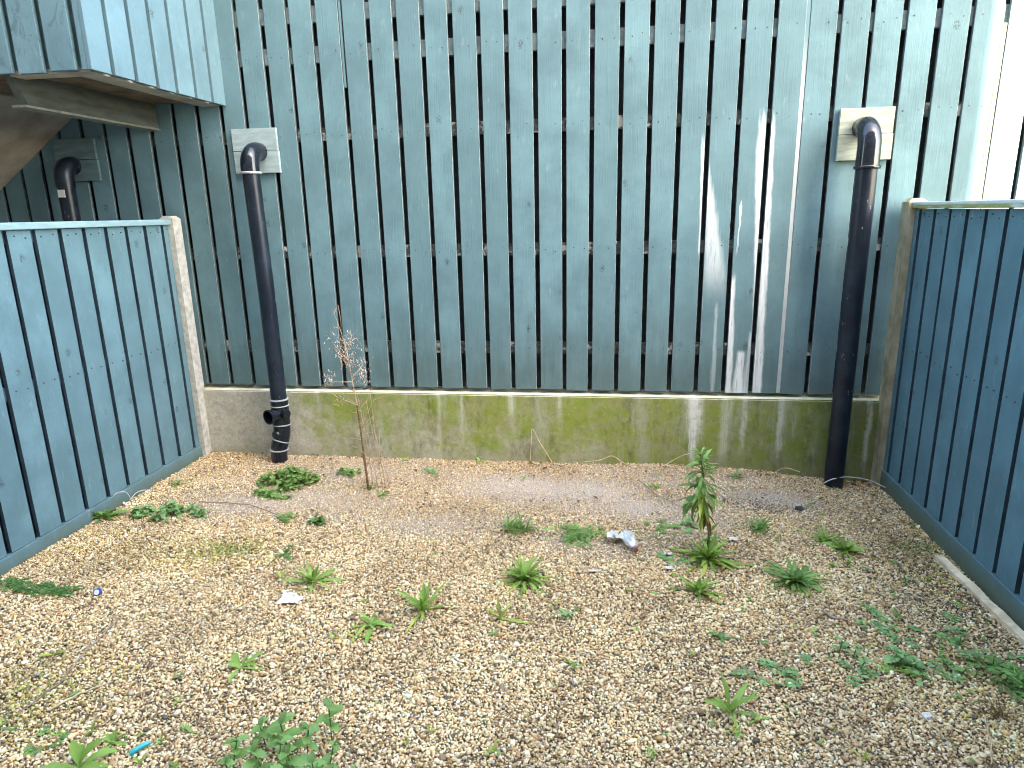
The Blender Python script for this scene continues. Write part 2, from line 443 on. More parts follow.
def fence(xin, sgn, label, mpaint, mcap, mpost, zt, zb, mboard):
    """xin: the face looking into the yard; sgn: +1 when the fence lies to the right of it"""
    root = empty('timber_fence', (xin, 0, 0), label, 'fence')
    L0, L1 = -.130, -3.95
    f = MB(); y = L0; k = 0
    y = L0 - .004
    first = True; gaps = []
    while y > L1 + .05:
        w = (.050 if first else .144); first = False
        jj = random.uniform(-.002, .002)
        xa, xb = (.0 + jj, .020) if sgn > 0 else (-.020, -.0 + jj)
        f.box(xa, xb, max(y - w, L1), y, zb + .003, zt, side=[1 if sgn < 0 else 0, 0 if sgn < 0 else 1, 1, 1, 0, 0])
        gaps.append((y - w - .0300, y - w)); y -= w + .0300
    # closing boards behind the gaps
    xa, xb = (.062, .080) if sgn > 0 else (-.080, -.062)
    for (ya, yb) in gaps:
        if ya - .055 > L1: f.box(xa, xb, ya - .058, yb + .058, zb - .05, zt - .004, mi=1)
    xa, xb = (.0225, .0605) if sgn > 0 else (-.0605, -.0225)
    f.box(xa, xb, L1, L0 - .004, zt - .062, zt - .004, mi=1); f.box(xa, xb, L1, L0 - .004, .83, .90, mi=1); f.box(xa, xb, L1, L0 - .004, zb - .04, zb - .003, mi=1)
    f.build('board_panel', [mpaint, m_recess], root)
    nl = MB()
    for (ya, yb) in gaps:
        for z in (zt - .034, .865):
            for k in (.25, .75):
                yy = yb + .144 * k + random.uniform(-.01, .01); zz = z + random.uniform(-.012, .012); r_ = random.uniform(.0028, .0042); q = -sgn
                if yy > L0 - .01: continue
                nl.add([(q * .0045, yy + r_ * math.cos(a * PI / 3), zz + r_ * math.sin(a * PI / 3)) for a in range(6)] + [(-q * .004, yy + r_ * math.cos(a * PI / 3), zz + r_ * math.sin(a * PI / 3)) for a in range(6)],
                       [(0, 1, 2, 3, 4, 5)] + [(a, 6 + a, 6 + (a + 1) % 6, (a + 1) % 6) for a in range(6)])
    tag(nl.build('nail_heads', bpy.data.materials['rusty_nail'], root), kind='stuff')
    c = MB(); xa, xb = (-.022, .090) if sgn > 0 else (-.090, .022)
    c.box(xa, xb, L1, L0 + .022, zt + .004, zt + .040, bev=.004); c.build('cap_rail', mcap, root)
    g = MB(); xa, xb = (-.012, .020) if sgn > 0 else (-.020, .012)
    g.box(xa, xb, L1, L0 - .002, -.32, zb, bev=.003); g.build('gravel_board', mboard, root)
    for yc in (-.082, -2.04, -3.99):
        p = MB(); xa, xb = (-.040, .062) if sgn > 0 else (-.062, .036)
        bm = bmesh.new(); bmesh.ops.create_cube(bm, size=1)
        y0, y1 = (yc - .046, yc + .046) if yc > -1 else (yc - .05, yc + .05)
        if yc < -1: xa, xb = (.078, .17) if sgn > 0 else (-.17, -.078)
        for v in bm.verts:
            top = v.co.z > 0
            v.co = Vector((xa + (v.co.x + .5) * (xb - xa), y0 + (v.co.y + .5) * (y1 - y0), (zt + .042) if top else -.35))
        tf = [f_ for f_ in bm.faces if all(v.co.z > 1 for v in f_.verts)]
        r_ = bmesh.ops.extrude_face_region(bm, geom=tf)
        cx, cy = (xa + xb) / 2, (y0 + y1) / 2
        for e in r_['geom']:
            if isinstance(e, bmesh.types.BMVert): e.co.z += .020; e.co.x = cx + (e.co.x - cx) * .55; e.co.y = cy + (e.co.y - cy) * .7
        bmesh.ops.delete(bm, geom=tf, context='FACES_ONLY')
        p.bm(bm); p.build('post', mpost, root)
    return root


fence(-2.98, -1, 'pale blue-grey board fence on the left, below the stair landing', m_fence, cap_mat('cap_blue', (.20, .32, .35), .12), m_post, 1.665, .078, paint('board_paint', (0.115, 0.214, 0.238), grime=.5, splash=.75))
fence(1.76, 1, 'shaded blue board fence on the right with a mossy green cap rail', m_fence_shade, cap_mat('cap_mossy', (.40, .46, .45), .95), m_post_g, 1.668, .052, paint('board_paint_shaded', (0.080, 0.178, 0.215), grime=.4, splash=.75))  # gravel board paint carries the right side's shade as well

# ------------------------------------------------------------------ stair landing
m_ply = simple('weathered_plywood', (.38, .345, .28), .9, .25, 5, .15, second=(.44, .40, .335))
m_brown = simple('brown_timber', (.15, .11, .07), .85, .35, 9, .2)
m_beam = simple('green_grey_beam', (.075, .088, .080), .8, .3, 8, .15, stretch=(3, .6, 3))  # beam and strip colours lowered for the shade under the landing
m_strip = simple('pale_strip', (.19, .20, .165), .8, .2, 20, .1)
SX, SY, SZ, ST = -2.525, -1.194, 2.424, 4.6
st = empty('stair_landing', (SX, 0, 0), 'overhanging blue-grey boarded stair landing with brown underside at the upper left', 'stairs')
f = MB(); ys = [0.0, -.152, -.330, -.517, -.692, -.867, -1.042]
for k, y in enumerate(ys):
    y1 = y - (.014 if k else .003); y2 = (ys[k + 1] + .014) if k + 1 < len(ys) else SY - .001
    f.box(-.021, 0, y2, y1, SZ + random.uniform(-.004, .004), ST, bev=.002)
f.box(-.050, -.0335, SY + .024, -.002, SZ + .02, ST - .01)
f.build('side_panel', m_landing, st)
f = MB(); xs = [-2.596, -2.769 - .004, -2.950, -3.125, -3.300, -3.475, -3.650, -3.825, -4.0, -4.175, -4.35, -4.525, -4.70, -4.9, -5.1, -5.3, -5.5]
pr = SX - .0225
for x in xs:
    f.box(x + .018 - SX, pr - SX, SY, SY + .021, SZ + random.uniform(-.004, .006), ST, bev=.002); pr = x - .018
f.box(-3.0, -.052, SY + .055, SY + .07, SZ + .02, ST - .01)
f.build('front_panel', paint('front_landing_paint', TEAL, grime=.8, blotch=.55), st)
f = MB(); f.box(-3.0, -.044, SY + .075, -.004, SZ + .028, SZ + .06); f.build('deck', m_brown, st)
f = MB(); f.box(-.17, -.044, SY + .045, -.004, SZ - .002, SZ + .024, bev=.003); f.box(-.50, -.173, SY + .045, SY + .14, SZ + .0, SZ + .024, bev=.003)
f.build('edge_joist', m_ply, st)
f = MB()
xa, xb = -.555, -.505
vs = [(x, y, z) for x in (xa, xb) for (y, z) in ((-.006, SZ + .026), (SY + .06, SZ + .026), (SY + .13, 2.300), (-.006, 2.300))]
f.add(vs, [(0, 1, 2, 3), (7, 6, 5, 4), (0, 4, 5, 1), (1, 5, 6, 2), (2, 6, 7, 3), (3, 7, 4, 0)]); f.build('beam', m_beam, st)
f = MB(); f.box(-.575, -.492, SY + .10, -.006, 2.286, 2.298); f.build('ledger_strip', m_strip, st)
f = MB(); x0, z0, x1, z1 = -3.600, 2.440, -5.4, 1.20
n_ = Vector((z0 - z1, 0, -(x0 - x1))).normalized() * -.14
for (ya, yb) in ((SY + .045, -.004),):
    vs = []
    for y in (ya, yb):
        vs += [(x0 - SX, y, z0), (x1 - SX, y, z1), (x1 - SX - .02, y, z1 + .16), (x0 - SX - .02, y, z0 + .16)]
    f.add(vs, [(0, 1, 2, 3), (7, 6, 5, 4), (0, 4, 5, 1), (1, 5, 6, 2), (2, 6, 7, 3), (3, 7, 4, 0)])
f.build('soffit', m_ply, st)

# ------------------------------------------------------------------ vent pipes and their boards
m_pvc = simple('black_pvc', (.007, .011, .017), .16, .25, 30, .03, .5)


def pvc_scuffed(name, up):
    M = Mat(name); co_ = M.coord()
    sc = M.noise(M.mapping(co_, (14, 14, 5)), 2.2, 5, .7); du = M.noise(co_, 6, 4)
    c = M.mix(M.math('MULTIPLY', M.rng01(du, .4, .7), up), (.006, .010, .017), (.016, .025, .040))
    c = M.mix(M.math('MULTIPLY', M.rng01(sc, .66, .72), .8), c, (.42, .44, .46))
    M.color(c); M.rough(M.math('MULTIPLY_ADD', du, .30, .20)); M.spec(.36); return M.m


m_pipe = pvc_scuffed('scuffed_black_pvc', .9)
m_seal = simple('grey_seal', (.30, .32, .34), .5, .2, 30, 0)


def bend(x, y, z, r, R, n=9):
    """centre line of the elbow: out of the wall, then down"""
    pts = [(x, -.028, z + R), (x, -.05, z + R)]
    for k in range(n + 1):
        a = PI / 2 * k / n
        pts.append((x, y + R - R * math.sin(a), z + R * math.cos(a)))
    return pts


def vent_pipe(x, y, zel, label, group, ring_z):
    root = empty('vent_pipe', (x, y, gz(x, y)), label, 'pipe', group)
    off = -Vector((x, y, gz(x, y)))
    return root, off


def shift(pts, off): return [Vector(p) + off for p in pts]


def ring(mb, c, r, t=.004, axis=Vector((0, 0, 1)), mi=0, h=.012):
    c = Vector(c); mb.tube([c - axis * h / 2, c - axis * h / 2 + axis * .002, c + axis * h / 2 - axis * .002, c + axis * h / 2], [r - t * .5, r + t, r + t, r - t * .5], 22, mi)


# left pipe
x, y = -2.298, -.165
root, off = vent_pipe(x, y, 2.1, 'slimmer black soil pipe on the left, ending in a jointed bend above the gravel', 'black soil pipes on the wall', 0)
b = MB(); b.tube(shift(bend(x - .018, y, 2.020, .05, .105) + [(x - .018, y, 1.985)], off), .060, 22); b.build('elbow', m_pvc, root)
b = MB(); ring(b, Vector((x - .018, y, 1.985)) + off, .064, .006, h=.016); b.build('collar', m_seal, root)
b = MB(); b.tube(shift([(x - .018, y, 2.0), (x - .002, y, 1.2), (x, y, .462)], off), .0545, 22); b.build('pipe', m_pipe, root)
jt = MB(); jt.tube(shift([(x, y, .458), (x, y, .262)], off), .061, 22)
jt.tube(shift([(x - .01, y - .03, .355), (x - .040, y - .100, .352)], off), [.047, .047], 20, cap=False)   # inspection stub, mouth open
jt.tube(shift([(x - .008, y - .028, .355), (x - .022, y - .056, .354)], off), [.040, .040], 18)
jt.tube(shift([(x + .02, y - .02, .36), (x + .072, y - .045, .36)], off), [.032, .032], 16)
jt.build('access_joint', m_pvc, root)
lb = MB(); lb.tube(shift([(x, y, .265), (x - .003, y - .002, .21), (x - .014, y - .007, .16), (x - .030, y - .012, .11), (x - .038, y - .014, .05), (x - .040, y - .014, -.08)], off), [.059, .059, .059, .058, .057, .057], 22)
bm = bmesh.new(); bmesh.ops.create_uvsphere(bm, u_segments=14, v_segments=9, radius=.036); lb.bm(bm, 0, True, Matrix.Translation(Vector((x - .022, y - .042, .205)) + off))
lb.build('lower_bend', m_pvc, root)
for (cx, cy, cz, ax) in ((x, y, .456, (0, 0, 1)), (x, y, .412, (0, 0, 1)), (x, y, .270, (0, .06, 1)), (x - .021, y - .008, .152, (.32, .30, 1)), (x - .036, y - .013, .085, (.05, .02, 1))):
    b = MB(); ring(b, Vector((cx, cy, cz)) + off, .0605, .0055, Vector(ax).normalized(), h=.011); b.build('seal_ring', m_seal, root)
b = MB(); a_ = Vector((-.40, -.92, -.03)).normalized(); b.tube([Vector((x - .036, y - .092, .352)) + off, Vector((x - .036, y - .092, .352)) + off + a_ * .012], [.053, .053], 20, cap=False); b.tube([Vector((x - .036, y - .092, .352)) + off + a_ * .012, Vector((x - .036, y - .092, .352)) + off + a_ * .0121], [.053, .044], 20, cap=False); b.build('stub_rim', m_pvc, root)

# right pipe
x, y = 1.453, -.175
root, off = vent_pipe(x, y, 2.1, 'thick straight black soil pipe on the right beside the blue fence', 'black soil pipes on the wall', 0)
b = MB(); b.tube(shift(bend(x, y, 2.02, .05, .115) + [(x, y, 1.90)], off), [.057] * 4 + [.062] * 8 + [.064], 24); b.build('elbow', m_pvc, root)
b = MB(); ring(b, Vector((x, y, 1.905)) + off, .066, .006, h=.02); b.build('collar', m_pvc, root)
b = MB(); b.tube(shift([(x, y, 1.92), (x, y, -.16)], off), .0575, 24); b.build('pipe', m_pipe, root)

# shaded pipe under the landing
x, y = -3.70, -.13
root, off = vent_pipe(x, y, 2.1, 'short visible black soil pipe with a white tag, in shade under the landing', 'black soil pipes on the wall', 0)
b = MB(); b.tube(shift(bend(x, y, 2.0, .05, .08) + [(x, y, 1.93)], off), .060, 20); b.build('elbow', m_pipe, root)
b = MB(); b.tube(shift([(x, y, 1.95), (x, y, -.1)], off), .0545, 20); b.build('pipe', m_pipe, root)
b = MB(); b.box(x + off.x - .018, x + off.x + .034, y + off.y - .062, y + off.y - .058, 1.865 + off.z, 1.915 + off.z); b.build('tag', simple('white_tag', (.75, .75, .72), .5, .1), root)

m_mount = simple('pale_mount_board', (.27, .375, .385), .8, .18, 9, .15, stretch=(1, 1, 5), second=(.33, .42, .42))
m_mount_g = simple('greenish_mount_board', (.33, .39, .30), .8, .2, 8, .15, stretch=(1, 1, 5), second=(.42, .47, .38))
m_mount_d = simple('shaded_mount_board', (.10, .165, .175), .8, .2, 8, .15, stretch=(1, 1, 5))  # mount board colour darkened to hold the landing's shade


def mount(x0, x1, z0, z1, mt, label):
    cx = (x0 + x1) / 2
    root = empty('mounting_board', (cx, 0, z0), label, 'board', 'boards behind the pipe elbows')
    h = (z1 - z0) / 2
    for k in (0, 1):
        p = MB(); p.box(x0 - cx, x1 - cx + (.004 if k == 0 else 0), -.026, -.003, k * h + (.0015 if k else 0), (k + 1) * h - (.0 if k else .0015), bev=.002)
        p.build('board', mt, root)


mount(-2.499, -2.185, 1.992, 2.274, m_mount, 'square two-piece board behind the elbow of the left black pipe')
mount(1.328, 1.626, 1.955, 2.245, m_mount_g, 'greenish square two-piece board behind the elbow of the right black pipe')
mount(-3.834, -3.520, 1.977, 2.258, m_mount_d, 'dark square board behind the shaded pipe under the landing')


# ------------------------------------------------------------------ ground and gravel
def patch_list():
    L = []
    for (px, py, rx, ry, a) in ((555, 490, .75, .33, 1.0), (330, 500, .8, .28, .6), (250, 505, .5, .2, .7), (455, 520, .7, .22, .55), (770, 498, .35, .18, .8), (650, 505, .5, .22, .8), (600, 545, .5, .12, .5), (690, 520, .3, .25, .6), (420, 475, .5, .2, .5)):
        p = on_ground(px, py); L.append((p.x, p.y, rx, ry, a))
    L += [(-1.6, -.28, 1.3, .40, .58), (.3, -.25, 1.2, .35, .55)]
    return L


PATCH = patch_list()


def grit_np(x, y):
    g = np.zeros_like(x)
    for (cx, cy, rx, ry, a) in PATCH:
        g = np.maximum(g, a * np.exp(-((x - cx) / rx) ** 2 - ((y - cy) / ry) ** 2))
    return g


def ground_mat():
    M = Mat('gravel_bed'); co_ = M.coord()
    vo = M.n('ShaderNodeTexVoronoi', feature='F1'); M.l(co_, vo.inputs['Vector']); vo.inputs['Scale'].default_value = 95
    sep = M.n('ShaderNodeSeparateColor'); M.l(vo.outputs['Color'], sep.inputs[0])
    c = M.ramp(sep.outputs[0], [(0, (.06, .045, .03)), (.22, (.16, .115, .07)), (.5, (.25, .185, .11)), (.8, (.32, .25, .16)), (1, (.40, .33, .23))])
    at_ = M.n('ShaderNodeAttribute', attribute_name='grit')
    fine = M.noise(co_, 210, 3, .7)
    gc = M.mix(M.rng01(fine, .3, .7), (.30, .26, .215), (.58, .52, .445))
    c = M.mix(at_.outputs['Fac'], c, gc)
    M.color(c); M.rough(.95); M.spec(.15)
    M.bump(M.math('MULTIPLY_ADD', vo.outputs['Distance'], -1.0, 1.0), .8, .008)
    return M.m


def axis_pts(a, b, fine, outer):
    pts = list(np.arange(a, b + 1e-6, fine)); s = fine; x = a
    lo = []
    while x > -outer: s *= 1.8; x -= s; lo.append(x)
    hi = []; s = fine; x = pts[-1]
    while x < outer: s *= 1.8; x += s; hi.append(x)
    return lo[::-1] + pts + hi


gxs = axis_pts(-3.2, 2.0, .06, 150); gys = axis_pts(-4.2, .1, .06, 150)
vs = [(x, y, gz(x, y) - .006) for y in gys for x in gxs]; nx = len(gxs)
fs = [(j * nx + i, j * nx + i + 1, (j + 1) * nx + i + 1, (j + 1) * nx + i) for j in range(len(gys) - 1) for i in range(nx - 1)]
me = bpy.data.meshes.new('ground'); me.from_pydata(vs, [], fs); me.materials.append(ground_mat())
va = np.array(vs); ga = me.attributes.new('grit', 'FLOAT', 'POINT'); ga.data.foreach_set('value', np.clip(grit_np(va[:, 0], va[:, 1]) * 1.3, 0, 1).astype(np.float32))
me.polygons.foreach_set('use_smooth', [True] * len(fs))
og = bpy.data.objects.new('ground', me); COL.objects.link(og); tag(og, kind='structure', label='bed of fine gravel and earth covering the yard floor')


def pebbles():
    # even jittered spread, kept to what the yard shows
    step = .0080
    gx_, gy_ = np.meshgrid(np.arange(-2.965, 1.75, step), np.arange(-3.35, -.052, step))
    x = gx_.ravel() + rng.uniform(-.6, .6, gx_.size) * step; y = gy_.ravel() + rng.uniform(-.6, .6, gx_.size) * step
    # stay near the part of the yard in view (with a margin for a step to the side)
    keep = (x > -2.3 - .42 * (y + 3.35) - .55 - .15) & (x < 1.25 + .30 * (y + 3.35) + .75) & (x > -2.965) & (x < 1.748)
    keep &= y < -.058
    x, y = x[keep], y[keep]
    g = grit_np(x, y); nz = np.array([noise.noise(Vector((a * 3.3, b * 3.3, 1.7))) for a, b in zip(x, y)])
    gg = np.clip(g * 1.0 + nz * .35 * (g > .12), 0, 1)
    size = np.exp(rng.normal(math.log(.0046), .33, x.size)) * (1 - .52 * gg)
    size = np.clip(size, .0022, .0125)
    k2 = rng.random(x.size) > gg * .35
    x, y, gg, size, nz = x[k2], y[k2], gg[k2], size[k2], nz[k2]
    n = x.size
    z = np.array([gz(a, b) for a, b in zip(x, y)])
    bm = bmesh.new(); bmesh.ops.create_icosphere(bm, subdivisions=1, radius=1)
    bv = np.array([v.co[:] for v in bm.verts]); bf = np.array([[v.index for v in f.verts] for f in bm.faces]); bm.free()
    nv, nf = len(bv), len(bf)
    sc = np.stack([size * rng.uniform(.9, 1.45, n), size * rng.uniform(.7, 1.05, n), size * rng.uniform(.5, .85, n)], 1)
    V = bv[None] * (1 + rng.uniform(-.16, .16, (n, nv, 1))) * sc[:, None, :]
    ya = rng.uniform(0, 2 * PI, n); ti = rng.normal(0, .45, n); tj = rng.normal(0, .45, n)
    c, s = np.cos(ti)[:, None], np.sin(ti)[:, None]; V = np.stack([V[..., 0], V[..., 1] * c - V[..., 2] * s, V[..., 1] * s + V[..., 2] * c], 2)
    c, s = np.cos(tj)[:, None], np.sin(tj)[:, None]; V = np.stack([V[..., 0] * c + V[..., 2] * s, V[..., 1], -V[..., 0] * s + V[..., 2] * c], 2)
    c, s = np.cos(ya)[:, None], np.sin(ya)[:, None]; V = np.stack([V[..., 0] * c - V[..., 1] * s, V[..., 0] * s + V[..., 1] * c, V[..., 2]], 2)
    lift = rng.uniform(-.3, .85, n) * size
    V += np.stack([x, y, z + lift], 1)[:, None, :]
    pal = np.array([(.62, .52, .37), (.55, .44, .29), (.47, .33, .18), (.70, .63, .50), (.34, .22, .12), (.40, .37, .33), (.78, .75, .68), (.17, .125, .09), (.07, .062, .058), (.58, .45, .34), (.50, .44, .30), (.40, .25, .12)])
    pr = np.array([.19, .17, .11, .16, .08, .05, .07, .06, .04, .05, .06, .04]); pr /= pr.sum()
    ci = rng.choice(len(pal), n, p=pr); C = pal[ci] * rng.uniform(.78, 1.18, (n, 1))
    pal2 = np.array([(.50, .43, .40), (.60, .53, .49), (.42, .35, .31), (.68, .62, .55), (.26, .21, .19)])
    C2 = pal2[rng.integers(0, len(pal2), n)] * rng.uniform(.8, 1.15, (n, 1))
    C = np.where((rng.random(n) < gg * 1.15)[:, None], C2 * np.array([(1.0, 1.0, .98)]), C)
    # slate-dark crumbs by the tall weed, damp algae by the right fence
    for (px, py, rx, ry, pr_) in ((752, 503, .20, .10, .55), (800, 508, .06, .03, .6), (965, 590, .35, .4, .22)):
        q = on_ground(px, py); d = np.exp(-((x - q.x) / rx) ** 2 - ((y - q.y) / ry) ** 2)
        C = np.where((rng.random(n) < d * pr_)[:, None], np.array([(.075, .075, .08)]), C)
    for (px, py, rx, ry, pr_) in ((215, 555, .24, .10, .55), (245, 546, .16, .08, .5), (925, 548, .22, .12, .5), (950, 580, .2, .16, .45), (150, 560, .3, .12, .25), (30, 700, .25, .25, .4), (985, 690, .3, .3, .25), (105, 540, .4, .12, .2)):
        q = on_ground(px, py); d = np.exp(-((x - q.x) / rx) ** 2 - ((y - q.y) / ry) ** 2)
        C = np.where((rng.random(n) < d * pr_)[:, None], C * np.array([(.66, .72, .34)]), C)
    C = C * (1 + .30 * nz[:, None] - .10 * np.clip((x[:, None] - .6) / 1.1, 0, 1))
    C = np.clip(C * np.array([(1.20, 1.07, .79)]), .02, .85)
    VV = V.reshape(-1, 3).astype(np.float32); FF = (bf[None] + (np.arange(n) * nv)[:, None, None]).reshape(-1, 3).astype(np.int32)
    me = bpy.data.meshes.new('gravel_stones')
    me.vertices.add(len(VV)); me.vertices.foreach_set('co', VV.ravel())
    me.loops.add(FF.size); me.loops.foreach_set('vertex_index', FF.ravel())
    me.polygons.add(len(FF)); me.polygons.foreach_set('loop_start', np.arange(0, FF.size, 3, dtype=np.int32))
    me.polygons.foreach_set('use_smooth', np.repeat(rng.random(n) < .35, nf))
    me.update(calc_edges=True)
    a = me.attributes.new('stone', 'FLOAT_COLOR', 'POINT')
    a.data.foreach_set('color', np.concatenate([np.repeat(C, nv, 0), np.ones((n * nv, 1))], 1).astype(np.float32).ravel())
    M = Mat('pebble'); at_ = M.n('ShaderNodeAttribute', attribute_name='stone'); nz_ = M.noise(M.coord(), 330, 2)
    M.color(M.mix(M.math('MULTIPLY', M.rng01(nz_, .4, .7), .35), at_.outputs['Color'], (.30, .24, .17))); M.rough(.6); M.spec(.35)
    me.materials.append(M.m)
    o = bpy.data.objects.new('gravel_stones', me); COL.objects.link(o)
    tag(o, 'loose tan, cream and brown pea gravel spread over the whole yard', 'gravel', kind='stuff')
    print('pebbles', n)


pebbles()

# ------------------------------------------------------------------ weeds
m_lf = leaf_mat('leaf_fresh', (.235, .385, .075)); m_ld = leaf_mat('leaf_dark', (.105, .215, .060)); m_lb = leaf_mat('leaf_bluish', (.215, .375, .14), .05)
m_ly = leaf_mat('leaf_yellowish', (.36, .44, .09), .3); m_lm = leaf_mat('leaf_mid', (.175, .315, .085))
m_stem = simple('green_stem', (.13, .17, .05), .7, .3, 30, 0); m_dry = simple('dry_stem', (.40, .30, .20), .85, .35, 30, .1)
m_rust = simple('rusty_stem', (.20, .11, .06), .85, .4, 25, .1); m_seed = simple('seed_fluff', (.50, .40, .30), .95, .3, 60, 0)
m_straw = simple('straw_stalk', (.46, .37, .22), .85, .3, 20, .1); m_twig = simple('grey_brown_twig', (.25, .19, .14), .9, .35, 25, .2)
m_brownleaf = leaf_mat('leaf_withered', (.16, .09, .03), .2)


def blade(mb, base, az, el, L, w, curl=1.0, n=6, shape='lance', fold=.25, serr=0.0, roll=0.0, mi=0):
    """one leaf: starts at base, heading az/el, bending down by curl radians along its length"""
    d = Vector((math.cos(az), math.sin(az), 0)); side = Vector((-math.sin(az), math.cos(az), 0))
    p = Vector(base); vs = []; e = el
    for k in range(n + 1):
        t = k / n
        if shape == 'lance': ww = w * (math.sin(PI * min(1, .12 + t * .88)) ** .75) * (.35 + .65 * min(1, t * 2.2)) if t < 1 else 0.0
        elif shape == 'grass': ww = w * (1 - t) ** .6 * min(1, .5 + t * 3)
        elif shape == 'round': ww = w * math.sin(PI * (.06 + .94 * t)) ** .6 if t < 1 else 0
        else: ww = w * (min(1, .15 + 1.4 * t) * (1 - max(0, t - .62) / .38) ** .5 if t < 1 else 0)       # spoon
        if serr and 0 < k < n: ww *= 1 + serr * (1 if k % 2 else -1)
        dirv = d * math.cos(e) + Vector((0, 0, 1)) * math.sin(e); up = Vector((0, 0, 1)) * math.cos(e) - d * math.sin(e)
        sd = side * math.cos(roll) + up * math.sin(roll); u2 = up * math.cos(roll) - side * math.sin(roll)
        vs += [p + sd * ww / 2 + u2 * ww * fold, p, p - sd * ww / 2 + u2 * ww * fold]
        p = p + dirv * (L / n); e -= curl / n
    fs = []
    for k in range(n):
        o = k * 3; fs += [(o, o + 1, o + 4, o + 3), (o + 1, o + 2, o + 5, o + 4)]
    mb.add(vs, fs, mi, True)


def U(a, b): return random.uniform(a, b)


def drop(mb, pos):
    """keep leaf points a touch above the gravel"""
    out = []
    for (x_, y_, z_) in mb.v:
        g = gz(pos.x + x_, pos.y + y_) - pos.z + .006
        out.append((x_, y_, max(z_, g + U(0, .003))))
    mb.v = out


def finish(name, mb, mats, pos, label, cat='weed', group=None, stem=None, clamp=True):
    if clamp: drop(mb, pos)
    if stem is None:
        return tag(mb.build(name, mats, None, pos), label, cat, group)
    root = empty(name, pos, label, cat, group)
    mb.build('foliage', mats, root); stem.build('stem', stem_mat(stem), root)
    return root


def stem_mat(mb): return getattr(mb, 'mat', m_stem)


def rosette(px, py, label, n=12, L=.10, w=.022, el=(.2, 1.1), curl=(.6, 1.5), mat=m_lf, serr=.22, shape='lance', name='rosette_weed', seed=0, az0=None):
    random.seed(1000 + seed + int(px)); pos = on_ground(px, py); mb = MB()
    for k in range(n):
        az = (k * 2.39996 + U(-.3, .3)) if az0 is None else az0[k % len(az0)] + U(-.2, .2)
        f = 1 - .45 * k / n
        blade(mb, (U(-.006, .006), U(-.006, .006), .004), az, el[0] + (el[1] - el[0]) * (k / n) + U(-.12, .12), L * f * U(.5, 1.2), w * U(.55, 1.08), U(*curl) * U(.6, 1.25), 8, shape, U(.10, .32), serr, U(-.55, .55))
    mats = mat
    if n >= 10:                                                        # a few withered leaves at the rim
        for k in range(max(2, n // 6)):
            blade(mb, (0, 0, .003), U(0, 6.3), U(-.05, .25), L * U(.6, 1.0), w * U(.4, .8), U(.1, .5), 6, shape, .3, serr, U(-.6, .6), 1)
        mats = [mat, random.choice([m_ly, m_brownleaf, m_ly])]
    return finish(name, mb, mats, pos, label)


def clump(px, py, label, rx=.12, ry=.08, h=.05, n=170, lw=.016, mat=m_lm, name='clump_weed', trefoil=True, seed=0):
    random.seed(2000 + seed + int(px)); pos = on_ground(px, py); mb = MB(); st_ = MB()
    lumps = [(U(-.75, .75), U(-.75, .75), U(.22, .5)) for _ in range(7)]
    n = int(n * .34); lw *= 1.55
    for k in range(n):
        c = random.choice(lumps); a = U(0, 2 * PI); r_ = c[2] * math.sqrt(random.random())
        qx = (c[0] + r_ * math.cos(a)); qy = (c[1] + r_ * math.sin(a))
        hh = h * max(.12, 1 - (r_ / c[2]) ** 2 * .8) * U(.35, 1.05)
        b_ = Vector((qx * rx, qy * ry, hh + gz(pos.x + qx * rx, pos.y + qy * ry) - pos.z))
        a0 = U(0, 2 * PI)
        for j in range(3 if trefoil else 1):
            blade(mb, b_, a0 + j * 2.09 + U(-.2, .2), U(-.5, 1.0), lw * U(.6, 1.3), lw * U(.7, 1.0), U(.2, 1.0), 3, 'round', .15)
    return finish(name, mb, mat, pos, label)


def feather(px, py, label, n=16, L=.13, rx=.12, ry=.08, mat=m_ld, el=(.1, 1.0), name='feathery_weed', pin=9, pw=.012, seed=0, dirs=None):
    random.seed(3000 + seed + int(px)); pos = on_ground(px, py); mb = MB()
    for k in range(n):
        ox, oy = U(-1, 1) * rx * .5, U(-1, 1) * ry * .5
        az = U(0, 2 * PI) if dirs is None else random.choice(dirs) + U(-.5, .5)
        e = U(*el); l = L * U(.6, 1.15); cu = U(.6, 1.6); p = Vector((ox, oy, .004 + gz(pos.x + ox, pos.y + oy) - pos.z)); d = Vector((math.cos(az), math.sin(az), 0))
        blade(mb, p, az, e, l, .005, cu, 6, 'grass', .1)
        for j in range(1, pin + 1):
            t = j / pin; ee = e - cu * t; p = p + (d * math.cos(ee) + Vector((0, 0, math.sin(ee)))) * (l / pin)
            ll = l * .36 * math.sin(PI * (.12 + .85 * t)) * U(.8, 1.2)
            for s_ in (-1, 1):
                blade(mb, p, az + s_ * U(.7, 1.15), ee * .5 + U(-.1, .3), ll, pw * U(.8, 1.2), U(.2, .8), 3, 'lance', .1)
    return finish(name, mb, mat, pos, label)


def tuft(px, py, label, n=22, L=.11, w=.006, spread=.03, mat=m_lm, name='grass_tuft', el=(.6, 1.4), seed=0, curl=(.3, 1.4)):
    random.seed(4000 + seed + int(px)); pos = on_ground(px, py); mb = MB()
    for k in range(n):
        blade(mb, (U(-1, 1) * spread, U(-1, 1) * spread * .6, .002), U(0, 2 * PI), U(*el), L * U(.5, 1.1), w * U(.7, 1.2), U(*curl), 6, 'grass', .2)
    return finish(name, mb, mat, pos, label)


